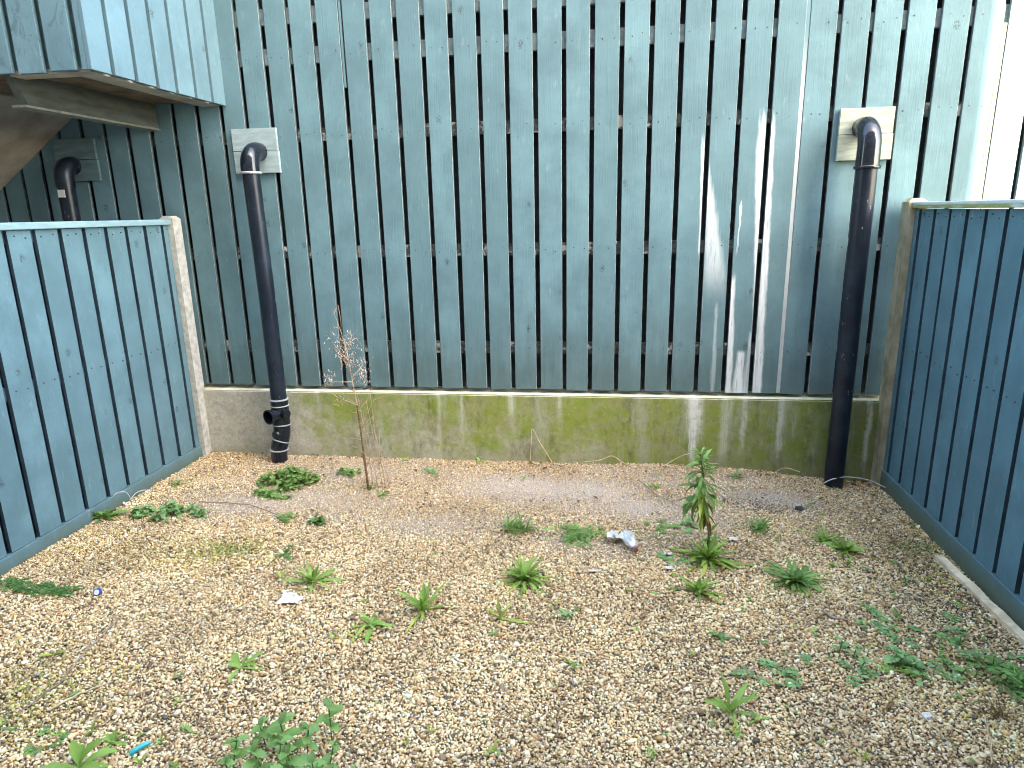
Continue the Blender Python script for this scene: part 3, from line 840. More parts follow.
def moss(px, py, label, rx, ry, n, mat=m_ly):
    random.seed(5000 + int(px)); pos = on_ground(px, py); mb = MB()
    for k in range(n):
        x_, y_ = random.gauss(0, .45) * rx, random.gauss(0, .45) * ry
        z_ = gz(pos.x + x_, pos.y + y_) - pos.z + U(.004, .010)
        blade(mb, (x_, y_, z_), U(0, 2 * PI), U(0, 1.0), U(.008, .02), U(.003, .006), U(.2, 1), 2, 'grass', .2)
    return tag(mb.build('moss_patch', mat, None, pos), label, 'moss', kind='stuff')


def nettle(px, py, label, stems=5, h=.14, lw=.055, mat=m_lb, spread=.12, seed=0, name='broadleaf_weed', pairs=3):
    random.seed(6000 + seed + int(px)); pos = on_ground(px, py); root = empty(name, pos, label, 'weed')
    for s_ in range(stems):
        mb = MB(); sm_ = MB()
        bx, by = random.gauss(0, .5) * spread, random.gauss(0, .5) * spread * .6; lean = (U(-.03, .03), U(-.03, .03)); hh = h * U(.6, 1.1); a0 = U(0, PI); q_ = U(.65, 1.15)
        zb = gz(pos.x + bx, pos.y + by) - pos.z
        sm_.tube([(bx, by, zb - .01), (bx + lean[0] * .5, by + lean[1] * .5, zb + hh * .5), (bx + lean[0], by + lean[1], zb + hh)], .0022, 5)
        for k in range(pairs):
            t = .45 + .55 * k / max(1, pairs - 1); p = (bx + lean[0] * t, by + lean[1] * t, zb + hh * t)
            for j in (0, 1):
                z_ = q_ * U(.8, 1.2) * (1.15 - .4 * t)
                blade(mb, p, a0 + k * PI / 2 + j * PI + U(-.3, .3), U(.0, .6), lw * z_, lw * .68 * z_, U(.4, 1.1), 8, 'round', .16, .18, U(-.3, .3))
        blade(mb, (bx + lean[0], by + lean[1], zb + hh), U(0, 6), .9, lw * .6 * q_, lw * .35 * q_, .6, 5, 'round', .2)
        drop(mb, pos); mb.build('foliage', mat, root); sm_.build('stem', m_stem, root)
    return root


# near the plinth and left fence
clump(296, 482, 'largest clump of small round-leaved weed at the foot of the left black pipe', .20, .16, .075, 420, .020, m_lm)
clump(272, 495, 'flat creeping weed in front of the round-leaved clump by the left pipe', .17, .06, .03, 150, .016, m_lm, seed=4)
clump(347, 474, 'small leafy weed between the large clump and the tall dead stem', .09, .06, .05, 80, .015, m_lm, seed=1)
feather(288, 519, 'small ferny dark weed below the large round-leaved clump', 9, .085, .08, .05, m_lm, pin=6)
clump(317, 524, 'compact round dark green weed right of the small ferny weed', .05, .045, .045, 70, .015, m_ld, seed=2)
rosette(105, 519, 'bright leafy weed against the foot of the left fence', 22, .135, .036, (.2, 1.2), (.5, 1.2), m_lm, .12, 'spoon')
clump(160, 514, 'wide grey-green bushy weed beside the leafy weed at the left fence', .13, .10, .07, 190, .021, m_lb, seed=5)
clump(196, 514, 'low grey-green weed just right of the wide bushy weed', .07, .06, .04, 60, .018, m_lb, seed=6)
rosette(178, 486, 'small drooping weed nearest the left fence post', 8, .085, .020, (.5, 1.3), (1, 2), m_lm, .15)
feather(38, 590, 'long dark ferny mat at the left edge by the fence', 30, .11, .40, .10, m_ld, (.15, .8), pin=8, pw=.011, dirs=[0, PI, .3, 2.9])
tuft(215, 424 + 122, 'sparse pale grass blades in the mossy patch', 14, .05, .004, .05, m_ly, seed=3)
moss(228, 551, 'yellow-green moss film on the gravel left of centre', .24, .09, 330, m_lm)
moss(925, 548, 'faint olive moss film on the gravel near the right fence', .22, .10, 240, m_lm)
moss(28, 700, 'olive moss film on the gravel at the lower left edge', .16, .20, 240, m_lm)
feather(284, 556, 'tiny dark weed above the star-shaped rosette', 6, .065, .04, .03, m_ld, pin=5)
# middle left
rosette(313, 583, 'star-shaped rosette of long leaves above the white paper scrap', 19, .165, .024, (.2, 1.4), (.2, .8), m_lf, .25)
rosette(281, 580, 'slender two-leaved weed just left of the star-shaped rosette', 5, .075, .016, (.5, 1.4), (.3, .8), m_ly, .15)
rosette(423, 612, 'bright upright rosette with toothed leaves left of centre', 17, .18, .028, (.35, 1.5), (.15, .6), m_lf, .28)
rosette(372, 627, 'pale rosette of short leaves left of the bright upright rosette', 14, .12, .026, (.2, 1.2), (.5, 1.2), m_lf, .2)
rosette(356, 638, 'thin sprawling sprout below the pale short-leaved rosette', 6, .085, .015, (.1, .9), (.3, .8), m_ly, .2)
rosette(333, 640, 'tiny bent sprout left of the thin sprawling sprout', 4, .05, .013, (.2, 1.2), (.3, .8), m_ly, .1)
rosette(241, 669, 'five-leaved weed with long blunt leaves in the lower left', 7, .155, .030, (.15, 1.0), (.3, .9), m_lf, .1, 'spoon')
rosette(500, 620, 'single upright yellow-green shoot left of centre gravel', 8, .13, .017, (.2, 1.5), (.2, .6), m_ly, .2)
# centre
rosette(524, 582, 'dense bushy rosette with narrow leaves in the centre', 62, .185, .019, (.15, 1.35), (.4, 1.2), m_lf, .24)
tuft(517, 531, 'thick grassy tuft in the centre further back', 60, .135, .013, .06, m_lm, el=(.4, 1.35))
feather(577, 536, 'flat grey-green weed right of the thick grassy tuft', 22, .14, .15, .06, m_lm, (.1, .9), pin=6)
rosette(567, 617, 'faint bluish seedling right of the upright yellow shoot', 6, .085, .020, (.15, .9), (.4, 1), m_lb, .15)
rosette(575, 668, 'tiny bright seedling alone in the lower centre', 5, .055, .016, (.3, 1.3), (.3, .9), m_lf, .1)
rosette(721, 640, 'small dark two-leaved seedling right of the lower centre', 5, .06, .024, (.2, 1.0), (.4, 1), m_ld, .1)
rosette(730, 714, 'rosette with one tall upright leaf at the lower right of centre', 9, .175, .028, (.15, 1.5), (.1, .8), m_lf, .15)
tuft(653, 758, 'few short grass blades at the bottom edge of the picture', 7, .06, .007, .02, m_lf)
# around the tall weed
rosette(708, 562, 'leafy bunch around the foot of the tall weed', 50, .20, .026, (.15, 1.5), (.2, 1.3), m_lf, .18)
rosette(700, 594, 'pale rosette in front of the foot of the tall weed', 22, .155, .026, (.2, 1.45), (.3, 1.1), m_lf, .2)
feather(688, 527, 'small grey-green weed left of the tall weed stem', 8, .095, .06, .04, m_lb, pin=6)
rosette(655, 488, 'small pale weed on the grit behind the plastic bottle', 6, .075, .018, (.2, 1.1), (.4, 1.1), m_lf, .15)
feather(661, 527, 'flat streaky weed right of the plastic bottle', 8, .09, .12, .03, m_lm, (.05, .5), pin=6)
feather(672, 562, 'flat weed among the white scraps', 8, .085, .10, .03, m_lb, (.05, .5), pin=6)
rosette(735, 478, 'small weed against the plinth right of the tall weed', 7, .10, .022, (.3, 1.3), (.5, 1.3), m_lm, .15)
tuft(759, 530, 'spiky grass-like rosette right of the tall weed', 34, .135, .012, .03, m_lm, el=(.25, 1.3))
rosette(795, 583, 'large feathery rosette leaning left on the right side', 54, .185, .026, (.15, 1.2), (.4, 1.2), m_lm, .3)
tuft(826, 542, 'pale half of the weed pair right of the feathery rosette', 30, .125, .013, .035, m_lf, el=(.3, 1.2))
rosette(845, 552, 'dark round half of the weed pair right of the feathery rosette', 24, .115, .028, (.3, 1.3), (.4, 1.2), m_lf, .24)
# right side
feather(800, 675, 'creeping blue-green weed in the lower right gravel', 10, .11, .42, .10, m_lb, (.1, .7), pin=5, pw=.017)
feather(915, 645, 'sprawling open patch of ragged weed near the right fence', 30, .10, .80, .50, m_lb, (.1, .8), pin=5, pw=.017)
nettle(880, 668, 'loose scatter of small leaves left of the sprawling patch', 9, .05, .040, m_lb, .16, pairs=2, seed=3)
feather(1003, 678, 'dense leafy weed at the right edge below the fence', 15, .14, .20, .16, m_lm, (.2, 1.1), pin=6, pw=.016)
nettle(958, 664, 'dark trailing weed just left of the dense weed at the right edge', 9, .06, .032, m_lm, .22, pairs=2, seed=5)
feather(900, 672, 'short pale ferny weed below the sprawling patch', 7, .07, .06, .04, m_lf, pin=5)
tuft(995, 715, 'withered brown dead plant at the lower right edge', 24, .12, .005, .03, m_brownleaf, name='dead_weed', el=(.2, 1.3))
rosette(862, 760, 'thin pale sprout at the bottom right', 4, .06, .012, (.4, 1.4), (.2, .6), m_ly, .1)
# bottom left
nettle(296, 783, 'broad-leaved nettle clump at the bottom edge left of centre', 19, .12, .060, m_lm, .28, pairs=3)
rosette(80, 770, 'large bright leaves cut by the bottom edge at the lower left', 10, .16, .040, (.2, 1.3), (.4, 1.1), m_lf, .1, 'spoon')
rosette(112, 744, 'small bright rosette beside the turquoise plastic piece', 7, .07, .022, (.2, 1.1), (.4, 1), m_lf, .1)
rosette(52, 656, 'pale two-leaved sprout at the left edge', 4, .07, .020, (.2, .9), (.3, .8), m_ly, .1, az0=[.5, 3.9])
feather(48, 742, 'thin creeping weed above the bottom left leaves', 6, .07, .16, .06, m_lm, (.05, .4), pin=5)
# along the plinth
rosette(480, 463, 'small bright sprout against the plinth, left of the bent straw', 6, .07, .018, (.2, 1.1), (.4, 1.1), m_lf, .1)
rosette(405, 461, 'tiny sprout against the plinth right of the dead stem', 5, .05, .018, (.2, 1.1), (.4, 1.1), m_lf, .1)
feather(434, 472, 'flat grey-green weed near the plinth left of centre', 7, .08, .08, .04, m_lb, (.05, .5), pin=5)
rosette(370, 489, 'green sprout at the foot of the tall dead stem', 9, .06, .018, (.2, 1.2), (.4, 1.1), m_lm, .1)
rosette(383, 496, 'low sprout in front of the tall dead stem', 9, .075, .018, (.1, .8), (.3, .9), m_lm, .1)


def tall_weed():
    random.seed(77); pos = on_ground(706, 552)
    top = on_plane_y(700, 453, pos.y - .03) - pos; H = top.z
    root = empty('tall_weed', pos, 'tall leafy weed with drooping leaves in front of the plinth', 'weed')
    s_ = MB(); pts = [Vector((0, 0, -.01)), Vector((.010, -.006, H * .18)), Vector((top.x * .2 + .004, 0, H * .36)), Vector((top.x * .5 - .010, .006, H * .55)), Vector((top.x * .7 + .006, top.y * .5, H * .78)), top]
    s_.tube(pts, [.0065, .006, .0058, .005, .004, .002], 8); s_.build('stem', m_stem, root)

    def at(t):
        k = min(4, int(t * 5)); f = t * 5 - k; return pts[k].lerp(pts[k + 1], f)
    g = MB()
    for k in range(92):
        t = min(1, .54 + .46 * (k / 91) ** .9 + U(-.02, .02)); u = max(0, (t - .54) / .46); L = (.158 - .095 * u ** 1.3) * U(.55, 1.2)
        e = -.6 + 1.65 * u ** 1.3 + U(-.5, .5)
        blade(g, at(t), k * 2.39996 + U(-.6, .6), e, L, .017 * (L / .12) * U(.7, 1.3) + .004, U(.3, 1.7), 7, 'lance', .2, .25, U(-.6, .6), 1 if u < .3 and random.random() < .3 else 0)
    for k in range(16):
        blade(g, at(U(.02, .28)), U(0, 6.3), U(-.2, .8), U(.05, .10), U(.012, .018), U(.3, 1.4), 6, 'lance', .2, .2, U(-.5, .5))
    g.build('foliage', [leaf_mat('leaf_tall', (.19, .35, .095)), m_ly], root)
    w = MB()
    for k in range(26):
        blade(w, at(U(.42, .60)), U(0, 6.3), U(-1.3, -.2), U(.06, .12), U(.010, .018), U(.2, 1.0), 6, 'lance', .3, .2, U(-.9, .9), random.choice([0, 0, 1]))
    w.build('withered_leaves', [m_brownleaf, m_ly], root)


tall_weed()


def dead_stem():
    random.seed(31); pos = on_ground(369, 489); Y0 = pos.y
    q = lambda px, py, dy=0: on_plane_y(px, py, Y0 + dy) - pos
    root = empty('dead_plant', pos, 'tall dry brown dead stem with pale seed heads in front of the plinth', 'dead plant')
    main = [q(369, 492), q(366, 470), q(362, 440), q(357, 405), q(352, 380), q(347, 352), q(341, 332), q(334, 313)]
    lo = MB(); lo.tube(main[:4], [.009, .008, .006, .005], 8)
    lo.build('stem', m_rust, root)
    lo = MB(); lo.tube([q(369, 490), q(364, 460), q(362, 452)], [.006, .005, .002], 6); lo.build('stem', m_rust, root)
    up = MB(); up.tube(main[3:], [.005, .004, .003, .002, .0012], 7); up.build('stem', m_dry, root)
    br = [[(374, 492), (370, 462), (365, 432), (360, 408), (356, 388)], [(379, 492), (375, 470), (369, 440), (363, 412)], [(386, 490), (381, 462), (376, 436), (372, 408), (370, 392)], [(391, 492), (385, 470), (379, 446)], [(366, 455), (358, 448), (352, 446)], [(363, 430), (368, 420), (376, 414)], [(384, 494), (378, 460), (370, 420), (366, 400)], [(388, 494), (382, 466), (374, 440)], [(357, 405), (350, 402), (338, 398), (331, 392)], [(352, 378), (362, 366), (364, 356)], [(348, 360), (340, 352), (334, 344)], [(347, 352), (352, 340), (350, 330)], [(352, 382), (338, 382), (327, 380)],
          [(334, 313), (338, 305), (341, 322), (341, 332)], [(362, 440), (352, 438), (344, 439)], [(360, 425), (374, 400), (384, 396)], [(366, 470), (376, 440), (372, 416)], [(371, 470), (379, 448), (380, 430)], [(359, 410), (368, 398), (372, 386)], [(345, 345), (356, 338), (362, 346)]]
    for l in br:
        pts = [q(a, b_, U(-.04, .04)) for a, b_ in l]; up = MB(); up.tube(pts, [.0027] + [.0021] * (len(pts) - 2) + [.0012], 5); up.build('branch', m_dry, root)
    for k in range(40):
        up = MB(); t = U(0, 1); b0 = main[2].lerp(main[5], t); d = Vector((U(-1, 1), U(-1, 1), U(-.2, 1))).normalized() * U(.03, .09)
        up.tube([b0, b0 + d * .5 + Vector((0, 0, U(-.01, .01))), b0 + d], [.0014, .0012, .0008], 4, cap=False); up.build('twig', m_dry, root)
    for (cx, cy, sp, n_) in ((340, 343, .075, 90), (352, 341, .06, 50), (349, 362, .06, 80), (344, 352, .06, 60), (363, 372, .05, 60), (361, 362, .035, 30), (329, 381, .045, 60), (364, 384, .05, 40), (338, 400, .05, 16)):
        c = q(cx, cy); fl = MB()
        for k in range(int(n_ * 1.15)):
            d = Vector((random.gauss(0, .5), random.gauss(0, .5), random.gauss(0, .5))) * sp; p = c + d
            blade(fl, p, U(0, 6.3), U(-1, 1.5), U(.010, .026), U(.004, .008), U(-1, 1), 2, 'grass', .2)
        fl.build('seed_head', m_seed, root)


dead_stem()

random.seed(91)
mb = MB()
for k in range(420):
    r_ = random.random()
    if r_ < .45: px, py = random.gauss(900, 110), random.gauss(600, 70)
    elif r_ < .6: px, py = random.gauss(690, 60), random.gauss(545, 40)
    elif r_ < .72: px, py = random.gauss(60, 70), random.gauss(720, 40)
    else: px, py = U(120, 900), 470 + 300 * random.random() ** 1.4
    if not (0 < px < 1030 and 462 < py < 790): continue
    p = on_ground(px, py)
    if not (-2.93 < p.x < 1.72 and p.y < -.09): continue
    n_ = random.choice([1, 1, 2, 3, 4]); a0 = U(0, 6.3); sz = random.choice([.012, .016, .02, .03])
    for j in range(n_):
        blade(mb, (p.x, p.y, p.z + .006), a0 + j * 6.28 / n_ + U(-.4, .4), U(.1, 1.1), sz * U(.7, 1.3), sz * U(.25, .5), U(.2, .9), 4, random.choice(['round', 'lance']), .2, 0, U(-.3, .3), random.choice([0, 0, 1, 2]))
tag(mb.build('seedlings', [m_lm, m_lf, m_ly]), 'tiny green seedlings scattered thinly over the gravel', 'seedlings', kind='stuff')
mb = MB()
for k in range(520):
    if random.random() < .5: p = Vector((U(-2.9, 1.7), -.06 - abs(random.gauss(0, .10)), 0))
    elif random.random() < .5: p = Vector((1.73 - abs(random.gauss(0, .18)), U(-2.6, -.1), 0))
    else: p = Vector((U(-2.9, 1.7), U(-2.9, -.1), 0))
    if not (-2.95 < p.x < 1.73): continue
    z_ = gz(p.x, p.y) + .008; a = U(0, 6.3); L_ = U(.012, .07)
    if random.random() < .6:
        d_ = Vector((math.cos(a), math.sin(a), U(-.05, .15))) * L_
        q_ = Vector((p.x, p.y, z_)); mb.tube([q_, q_ + d_ * .5 + Vector((U(-1, 1), U(-1, 1), 0)) * L_ * .08, q_ + d_], [.0013, .0011, .0008], 4, random.choice([0, 1]), cap=False)
    else: blade(mb, (p.x, p.y, z_), a, U(-.1, .4), U(.015, .04), U(.008, .02), U(-.6, .8), 4, 'lance', U(.1, .5), .1, U(-.8, .8), 2)
tag(mb.build('plant_litter', [m_twig, m_straw, m_brownleaf]), 'dry stalk bits and dead leaf crumbs strewn over the gravel', 'litter', kind='stuff')

# ------------------------------------------------------------------ twigs, wires, litter


def lying(name, pts, rad, mat, label, cat, lift=.010, seg=6, group=None):
    P_ = [on_ground(a, b_) for a, b_ in pts]; o = P_[0].copy()
    fine = []
    for i in range(len(P_) - 1):
        for k in range(5): fine.append(P_[i].lerp(P_[i + 1], k / 5))
    fine.append(P_[-1])
    random.seed(int(pts[0][0]))
    pts_ = [Vector((p.x + U(-.004, .004), p.y + U(-.004, .004), gz(p.x, p.y) + lift)) - o for p in fine]
    mb = MB(); n = len(pts_); mb.tube(pts_, [rad * (1 - .5 * i / n) for i in range(n)], seg)
    return tag(mb.build(name, mat, None, o), label, cat, group)


lying('twig', [(118, 622), (78, 662), (60, 686), (20, 715)], .004, m_twig, 'long thin brown twig lying in the lower left gravel', 'twig')
lying('twig', [(50, 712), (80, 696), (112, 684)], .005, m_straw, 'pale dry stalk lying under the long brown twig', 'stalk')
lying('stalk', [(540, 566), (575, 545), (622, 510)], .0028, m_straw, 'thin straw stalk lying left of the plastic bottle', 'stalk')
lying('stalk', [(498, 500), (503, 530), (506, 562)], .0026, m_straw, 'thin pale stalk lying beside the thick grassy tuft', 'stalk')
lying('stalk', [(560, 540), (566, 556), (569, 570)], .003, m_twig, 'short brown stalk below the flat grey-green weed', 'stalk')
lying('twig', [(200, 503), (250, 506), (290, 520)], .003, m_twig, 'dark thin twig reaching from the low weed to the ferny weed', 'twig')
lying('twig', [(640, 482), (655, 495), (690, 512)], .003, m_twig, 'reddish thin twig behind the tall weed', 'twig')
lying('stick', [(823, 613), (833, 620), (848, 622)], .007, m_twig, 'short dark bark stick right of the large feathery rosette', 'stick')
lying('stalk', [(905, 700), (925, 722), (955, 752)], .003, m_straw, 'thin straw stalk in the lower right gravel', 'stalk')
lying('stick', [(955, 576), (968, 590), (978, 604)], .008, m_rust, 'short dark stick lying near the wood strip', 'stick')
lying('stalk', [(985, 718), (990, 745), (992, 768)], .004, m_straw, 'pale stalk beside the withered plant at the right edge', 'stalk')


def arc(name, pts, rad, mat, label, cat, group=None):
    """pts: (px, py, y, ) points in the air given at depth y"""
    P_ = [on_plane_y(a, b_, yy) for a, b_, yy in pts]; o = Vector((P_[0].x, P_[0].y, gz(P_[0].x, P_[0].y)))
    fine = []
    for i in range(len(P_) - 1):
        p0 = P_[max(0, i - 1)]; p1 = P_[i]; p2 = P_[i + 1]; p3 = P_[min(len(P_) - 1, i + 2)]
        for k in range(6):
            t = k / 6
            fine.append(.5 * ((2 * p1) + (p2 - p0) * t + (2 * p0 - 5 * p1 + 4 * p2 - p3) * t * t + (3 * p1 - p0 - 3 * p2 + p3) * t ** 3))
    fine.append(P_[-1])
    mb = MB(); mb.tube([p - o for p in fine], rad, 7)
    return tag(mb.build(name, mat, None, o), label, cat, group)


m_wire = simple('grey_white_wire', (.50, .52, .50), .5, .2, 20, 0)
arc('wire_loop', [(112, 503, -1.05), (113, 496, -1.04), (120, 492, -1.02), (127, 493, -1.0), (131, 500, -.98)], .0028, m_wire, 'small white wire hoop in front of the left fence', 'wire')
arc('wire_loop', [(131, 499, -.94), (136, 493, -.90), (145, 490, -.84), (152, 493, -.80)], .0026, m_wire, 'white wire arch just right of the small hoop at the left fence', 'wire')
arc('wire_loop', [(14, 574, -1.72), (26, 562, -1.66), (38, 553, -1.58), (46, 555, -1.52)], .0026, m_wire, 'bent pale wire at the foot of the left fence near the ferny mat', 'wire')
arc('wire', [(824, 483, -.22), (833, 479, -.23), (848, 477, -.22), (868, 480, -.19), (882, 486, -.20), (897, 493, -.33), (908, 505, -.46), (917, 523, -.66)], .0034, m_wire, 'long grey wire curving from the right pipe along the blue fence', 'wire')
arc('bent_straw', [(530, 461, -.10), (531, 445, -.085), (532, 429, -.07), (540, 443, -.085), (552, 462, -.10)], .0032, m_straw, 'bent dry straw leaning against the plinth in an upside down V', 'stalk')
arc('bent_straw', [(584, 462, -.14), (600, 460, -.12), (612, 456, -.10), (622, 462, -.12), (632, 468, -.14)], .003, m_straw, 'flat curved dry straw at the foot of the plinth', 'stalk')
arc('bent_straw', [(664, 466, -.20), (672, 461, -.16), (684, 455, -.12), (697, 453, -.11)], .003, m_straw, 'curved dry stalk rising behind the tall weed', 'stalk')
arc('bent_straw', [(772, 474, -.12), (785, 468, -.10), (800, 472, -.12)], .003, m_straw, 'low arched straw left of the right pipe', 'stalk')

# wood strip
p0 = on_ground(938, 560); p1 = on_ground(1030, 648); d = (p1 - p0); L = d.length
mb = MB(); random.seed(5); n = 16; vs = []
for k in range(n + 1):
    t = k / n; c = d * t; z = gz(p0.x + c.x, p0.y + c.y) - p0.z + .016; sdx = Vector((-d.y, d.x, 0)).normalized() * (-1)
    w = .021 + .006 * noise.noise(Vector((t * 9, 1, 1))); o_ = .006 * noise.noise(Vector((t * 6, 4, 1)))
    a = c + sdx * (w + o_); b_ = c - sdx * (w - o_)
    vs += [(a.x, a.y, z + .010), (b_.x, b_.y, z + .010 + .004 * noise.noise(Vector((t * 12, 7, 1)))), (b_.x, b_.y, z - .02), (a.x, a.y, z - .02)]
fs = [(k * 4 + e, k * 4 + (e + 1) % 4, k * 4 + 4 + (e + 1) % 4, k * 4 + 4 + e) for k in range(n) for e in range(4)] + [(3, 2, 1, 0), (n * 4, n * 4 + 1, n * 4 + 2, n * 4 + 3)]
mb.add(vs, fs)
tag(mb.build('wood_strip', simple('weathered_strip', (.62, .49, .30), .9, .25, 16, .3, second=(.76, .63, .42)), None, p0), 'weathered bare wood strip lying along the foot of the right fence', 'wood strip')


def scrap(px, py, label, size, flat, mat, name='paper_scrap', cat='paper', seed=0, asp=1.0):
    random.seed(seed + 50); pos = on_ground(px, py)
    bm = bmesh.new()
    if flat:
        bmesh.ops.create_grid(bm, x_segments=9, y_segments=7, size=1)
        for v in bm.verts:
            r_ = math.hypot(v.co.x, v.co.y); a = math.atan2(v.co.y, v.co.x); k = 1 + .35 * noise.noise(Vector((math.cos(a) * 1.8, math.sin(a) * 1.8, seed))) * r_
            v.co = Vector((v.co.x * size * k, v.co.y * size * .7 * k * asp, .012 + abs(noise.noise(Vector((v.co.x * 1.7, v.co.y * 1.7, seed + 5)))) * size * .65))
        ret = bmesh.ops.solidify(bm, geom=bm.faces[:], thickness=.0012)
    else:
        bmesh.ops.create_icosphere(bm, subdivisions=3, radius=size)
        for v in bm.verts:
            nn = noise.noise(v.co / size * 1.9 + Vector((seed, 0, 0))); v.co *= 1 + .42 * nn; v.co.z = v.co.z * .75 + size * .55; v.co.x *= asp
    mb = MB(); mb.bm(bm, 0, False)
    return tag(mb.build(name, mat, None, pos), label, cat)


m_paper = simple('white_paper', (.64, .59, .52), .8, .06, 20, 0)
m_film = Mat('clear_crumpled_plastic'); m_film.color((.88, .92, .96)); m_film.rough(.18); m_film.spec(.7); m_film.b.inputs['Transmission Weight'].default_value = .65; m_film = m_film.m
scrap(291, 602, 'crumpled flat white paper scrap below the star-shaped rosette', .048, True, m_paper, seed=2)
scrap(733, 541, 'small crumpled ball of white paper right of the tall weed', .022, True, m_paper, 'paper_ball', seed=3)
scrap(668, 556, 'white torn scrap among leaves left of the tall weed', .020, True, m_paper, seed=5, asp=.8)
scrap(669, 570, 'lower white torn scrap left of the tall weed foot', .017, True, m_paper, seed=8)
scrap(594, 573, 'dull whitish shred on the gravel below the plastic bottle', .03, True, simple('dull_shred', (.56, .53, .46), .9, .2), 'paper_shred', seed=9, asp=.5)
scrap(927, 718, 'tiny white chip in the lower right gravel', .014, False, m_paper, 'white_chip', 'chip', 12, 1.5)
scrap(799, 510, 'dark flat lump of slate on the gravel left of the right pipe', .018, False, simple('dark_lump', (.05, .055, .06), .8, .4, 40), 'slate_lump', 'stone', 14, 1.4)


def bottle():
    pos = on_ground(630, 546); random.seed(3)
    root = empty('plastic_bottle', pos, 'crushed clear plastic bottle lying on the gravel left of the tall weed', 'bottle')
    ax = Vector((.22, -.9, .0)).normalized(); up = Vector((0, 0, 1)); sd = ax.cross(up)
    prof = [(-.085, .0), (-.083, .026), (-.06, .033), (-.03, .029), (.0, .033), (.03, .030), (.05, .026), (.068, .013), (.088, .011)]
    vs = []; n = 18
    for (t, r_) in prof:
        for k in range(n):
            a = 2 * PI * k / n; cr = 1 + .35 * noise.noise(Vector((t * 28, math.cos(a) * 1.4, math.sin(a) * 1.4)))
            p = ax * t + (sd * math.cos(a) + up * math.sin(a) * .72) * r_ * cr + up * .034
            vs.append(p)
    fs = [(i * n + k, i * n + (k + 1) % n, (i + 1) * n + (k + 1) % n, (i + 1) * n + k) for i in range(len(prof) - 1) for k in range(n)]
    mb = MB(); mb.add(vs, fs, 0, False); mb.build('bottle_body', m_film, root)
    c = MB(); c.tube([ax * .086 + up * .034, ax * .105 + up * .033], .014, 14); c.build('bottle_cap', simple('dull_red_cap', (.22, .10, .11), .5, .2), root)
    s_ = MB(); bm = bmesh.new(); bmesh.ops.create_grid(bm, x_segments=8, y_segments=6, size=1)
    for v in bm.verts: v.co = Vector((v.co.x * .05 - .07, v.co.y * .030 + .03, .045 + .035 * noise.noise(Vector((v.co.x * 2.1, v.co.y * 2.1, 8)))))
    bmesh.ops.solidify(bm, geom=bm.faces[:], thickness=.001); s_.bm(bm); s_.build('torn_wrapper', simple('white_wrapper', (.58, .62, .66), .35, .3), root)


bottle()
# blue cap
pos = on_ground(98, 595); mb = MB(); a_ = Vector((.2, -.9, .35)).normalized()
mb.tube([Vector((0, 0, .016)) - a_ * .008, Vector((0, 0, .016)) + a_ * .006, Vector((0, 0, .016)) + a_ * .008], [.017, .017, .015], 18, 0)
mb.tube([Vector((0, 0, .016)) + a_ * .0078, Vector((0, 0, .016)) + a_ * .009], [.0125, .012], 16, 1)
tag(mb.build('bottle_cap', [simple('blue_plastic', (.02, .06, .33), .4, .1), simple('white_disc', (.7, .72, .75), .5, .05)], None, pos), 'small blue plastic bottle cap on the gravel by the left fence', 'bottle cap')
# turquoise piece
p0 = on_ground(130, 757); p1 = on_ground(151, 747); d = p1 - p0; mb = MB(); sd = Vector((-d.y, d.x, 0)).normalized() * .009; vs = []
for t, w, h in ((0, .6, .014), (.25, 1, .020), (.7, 1, .024), (1, .7, .022)):
    c = d * t
    for (s_, hh) in ((1, h), (0, h + .006), (-1, h), (-.9, h - .008), (.9, h - .008)): vs.append(c + sd * s_ * w + Vector((0, 0, hh)))
fs = [(k * 5 + e, k * 5 + (e + 1) % 5, k * 5 + 5 + (e + 1) % 5, k * 5 + 5 + e) for k in range(3) for e in range(5)] + [(4, 3, 2, 1, 0), (15, 16, 17, 18, 19)]
mb.add(vs, fs, 0, False)
tag(mb.build('plastic_piece', simple('turquoise_plastic', (.01, .36, .37), .35, .1, 20, 0), None, p0), 'bright turquoise plastic piece on the gravel at the lower left', 'plastic piece')

# ------------------------------------------------------------------ the house behind the photographer, which keeps the yard in shade
SUN_EL, SUN_DX = math.radians(42), -.8
HY = -5.6; HX1 = 2.12 - SUN_DX * (-HY) ; HX0 = -13.0; HT = 9.8


def brick_mat():
    M = Mat('brick'); co_ = M.coord(); b_ = M.n('ShaderNodeTexBrick'); mp = M.n('ShaderNodeMapping'); mp.inputs['Rotation'].default_value = (PI / 2, 0, 0)
    M.l(co_, mp.inputs[0]); M.l(mp.outputs[0], b_.inputs['Vector'])
    b_.inputs['Scale'].default_value = 1.0; b_.inputs['Brick Width'].default_value = .225; b_.inputs['Row Height'].default_value = .075; b_.inputs['Mortar Size'].default_value = .006
    b_.inputs['Color1'].default_value = (.20, .15, .12, 1); b_.inputs['Color2'].default_value = (.16, .12, .10, 1); b_.inputs['Mortar'].default_value = (.24, .23, .21, 1)
    M.color(b_.outputs['Color']); M.rough(.9); return M.m


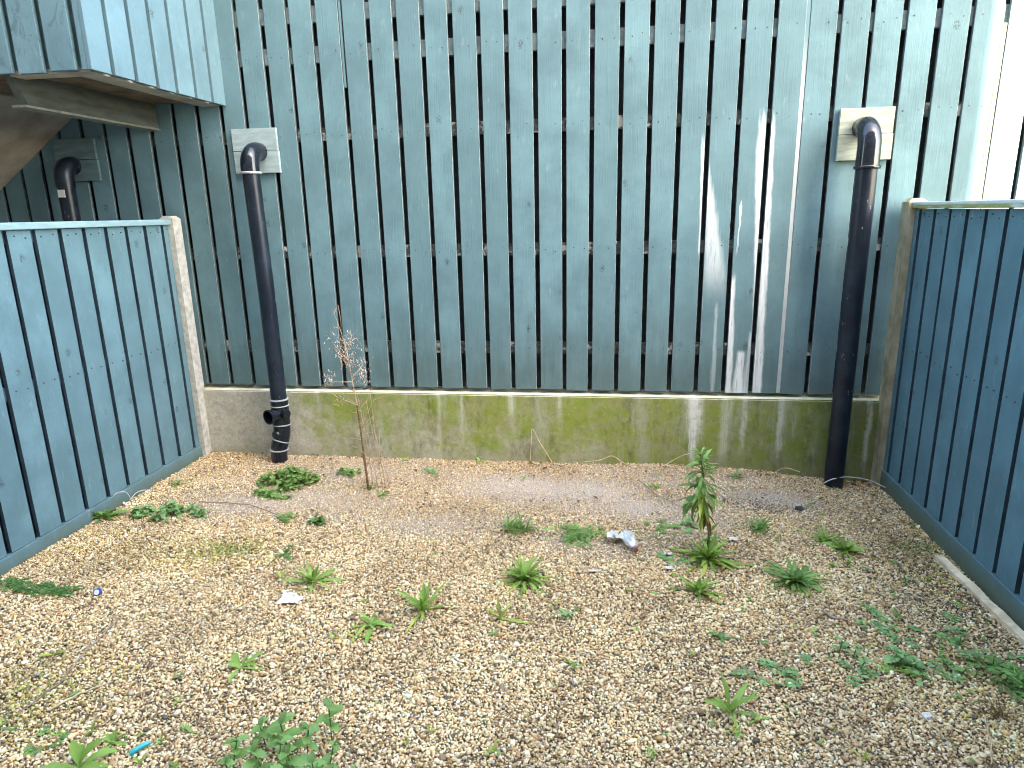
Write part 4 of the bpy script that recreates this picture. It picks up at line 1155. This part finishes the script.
hs = empty('brick_house', ((HX0 + HX1) / 2, HY, 0), 'tall brick house facing the slatted wall from behind the photographer', 'house')
ox = -(HX0 + HX1) / 2
w = MB(); w.box(HX0 + ox, HX1 + ox, -7.0, 0, -.2, HT); w.build('wall', brick_mat(), hs)
r_ = MB(); r_.add([(HX0 + ox - .0, .35, HT + .003), (HX1 + ox, .35, HT + .003), (HX1 + ox, -7.35, HT + .003), (HX0 + ox, -7.35, HT + .003), (HX0 + ox, -3.5, HT + 2.2), (HX1 + ox, -3.5, HT + 2.2)], [(0, 1, 5, 4), (2, 3, 4, 5), (1, 2, 5), (3, 0, 4), (3, 2, 1, 0)])
r_.build('roof', simple('roof_tile', (.12, .09, .08), .8), hs)
m_glass = Mat('window_glass'); m_glass.color((.03, .04, .05)); m_glass.rough(.05); m_glass.spec(.6); m_glass = m_glass.m
m_frame = simple('window_frame_paint', (.75, .75, .73), .5, .05)
for fl in range(3):
    for cx in (-10.5, -7.5, -4.5, -1.5, 1.5):
        z0 = .95 + fl * 3.0
        win = MB(); X_ = cx + ox
        for (a, b_, c, e) in ((-.6, -.53, 0, 1.3), (.53, .6, 0, 1.3), (-.527, .527, 0, .07), (-.527, .527, 1.23, 1.3), (-.035, .035, .073, 1.227)):
            win.box(X_ + a, X_ + b_, .003, .05, z0 + c, z0 + e)
        wo = win.build('window', m_frame, hs)
        pn = MB(); pn.box(X_ - .526, X_ + .526, .004, .02, z0 + .072, z0 + 1.228); pn.build('pane', m_glass, wo)

# ------------------------------------------------------------------ light
world = bpy.data.worlds.new('World'); scene.world = world; world.use_nodes = True
nt = world.node_tree; bg = nt.nodes['Background']; sky = nt.nodes.new('ShaderNodeTexSky'); sky.sky_type = 'NISHITA'; sky.sun_disc = False
trav = Vector((SUN_DX, 1, 0)).normalized()          # the way the sunlight travels over the ground
sunv = Vector((-trav.x * math.cos(SUN_EL), -trav.y * math.cos(SUN_EL), math.sin(SUN_EL)))   # towards the sun
sky.sun_elevation = SUN_EL; sky.sun_rotation = math.atan2(sunv.x, sunv.y)
sky.air_density = 1.0; sky.dust_density = 2.2; sky.ozone_density = .8; sky.altitude = 10
nt.links.new(sky.outputs[0], bg.inputs[0]); bg.inputs[1].default_value = .15
sd = bpy.data.lights.new('sun', 'SUN'); sd.energy = 4.0; sd.angle = math.radians(.53); sd.color = (1, .95, .87)
so = bpy.data.objects.new('sun', sd); COL.objects.link(so); so.location = (5, -10, 12)
so.rotation_euler = (-sunv).to_track_quat('-Z', 'Y').to_euler()

vs_ = scene.view_settings; vs_.view_transform = 'Standard'; vs_.look = 'None'; vs_.gamma = 1; vs_.use_curve_mapping = False
vs_.exposure = 4.03
if hasattr(vs_, 'use_white_balance'):
    vs_.use_white_balance = True; vs_.white_balance_temperature = 7300; vs_.white_balance_tint = 10
scene.cycles.use_denoising = True
scene.cycles.filter_width = 1.05
scene.cycles.max_bounces = 6
scene.cycles.sample_clamp_indirect = 8
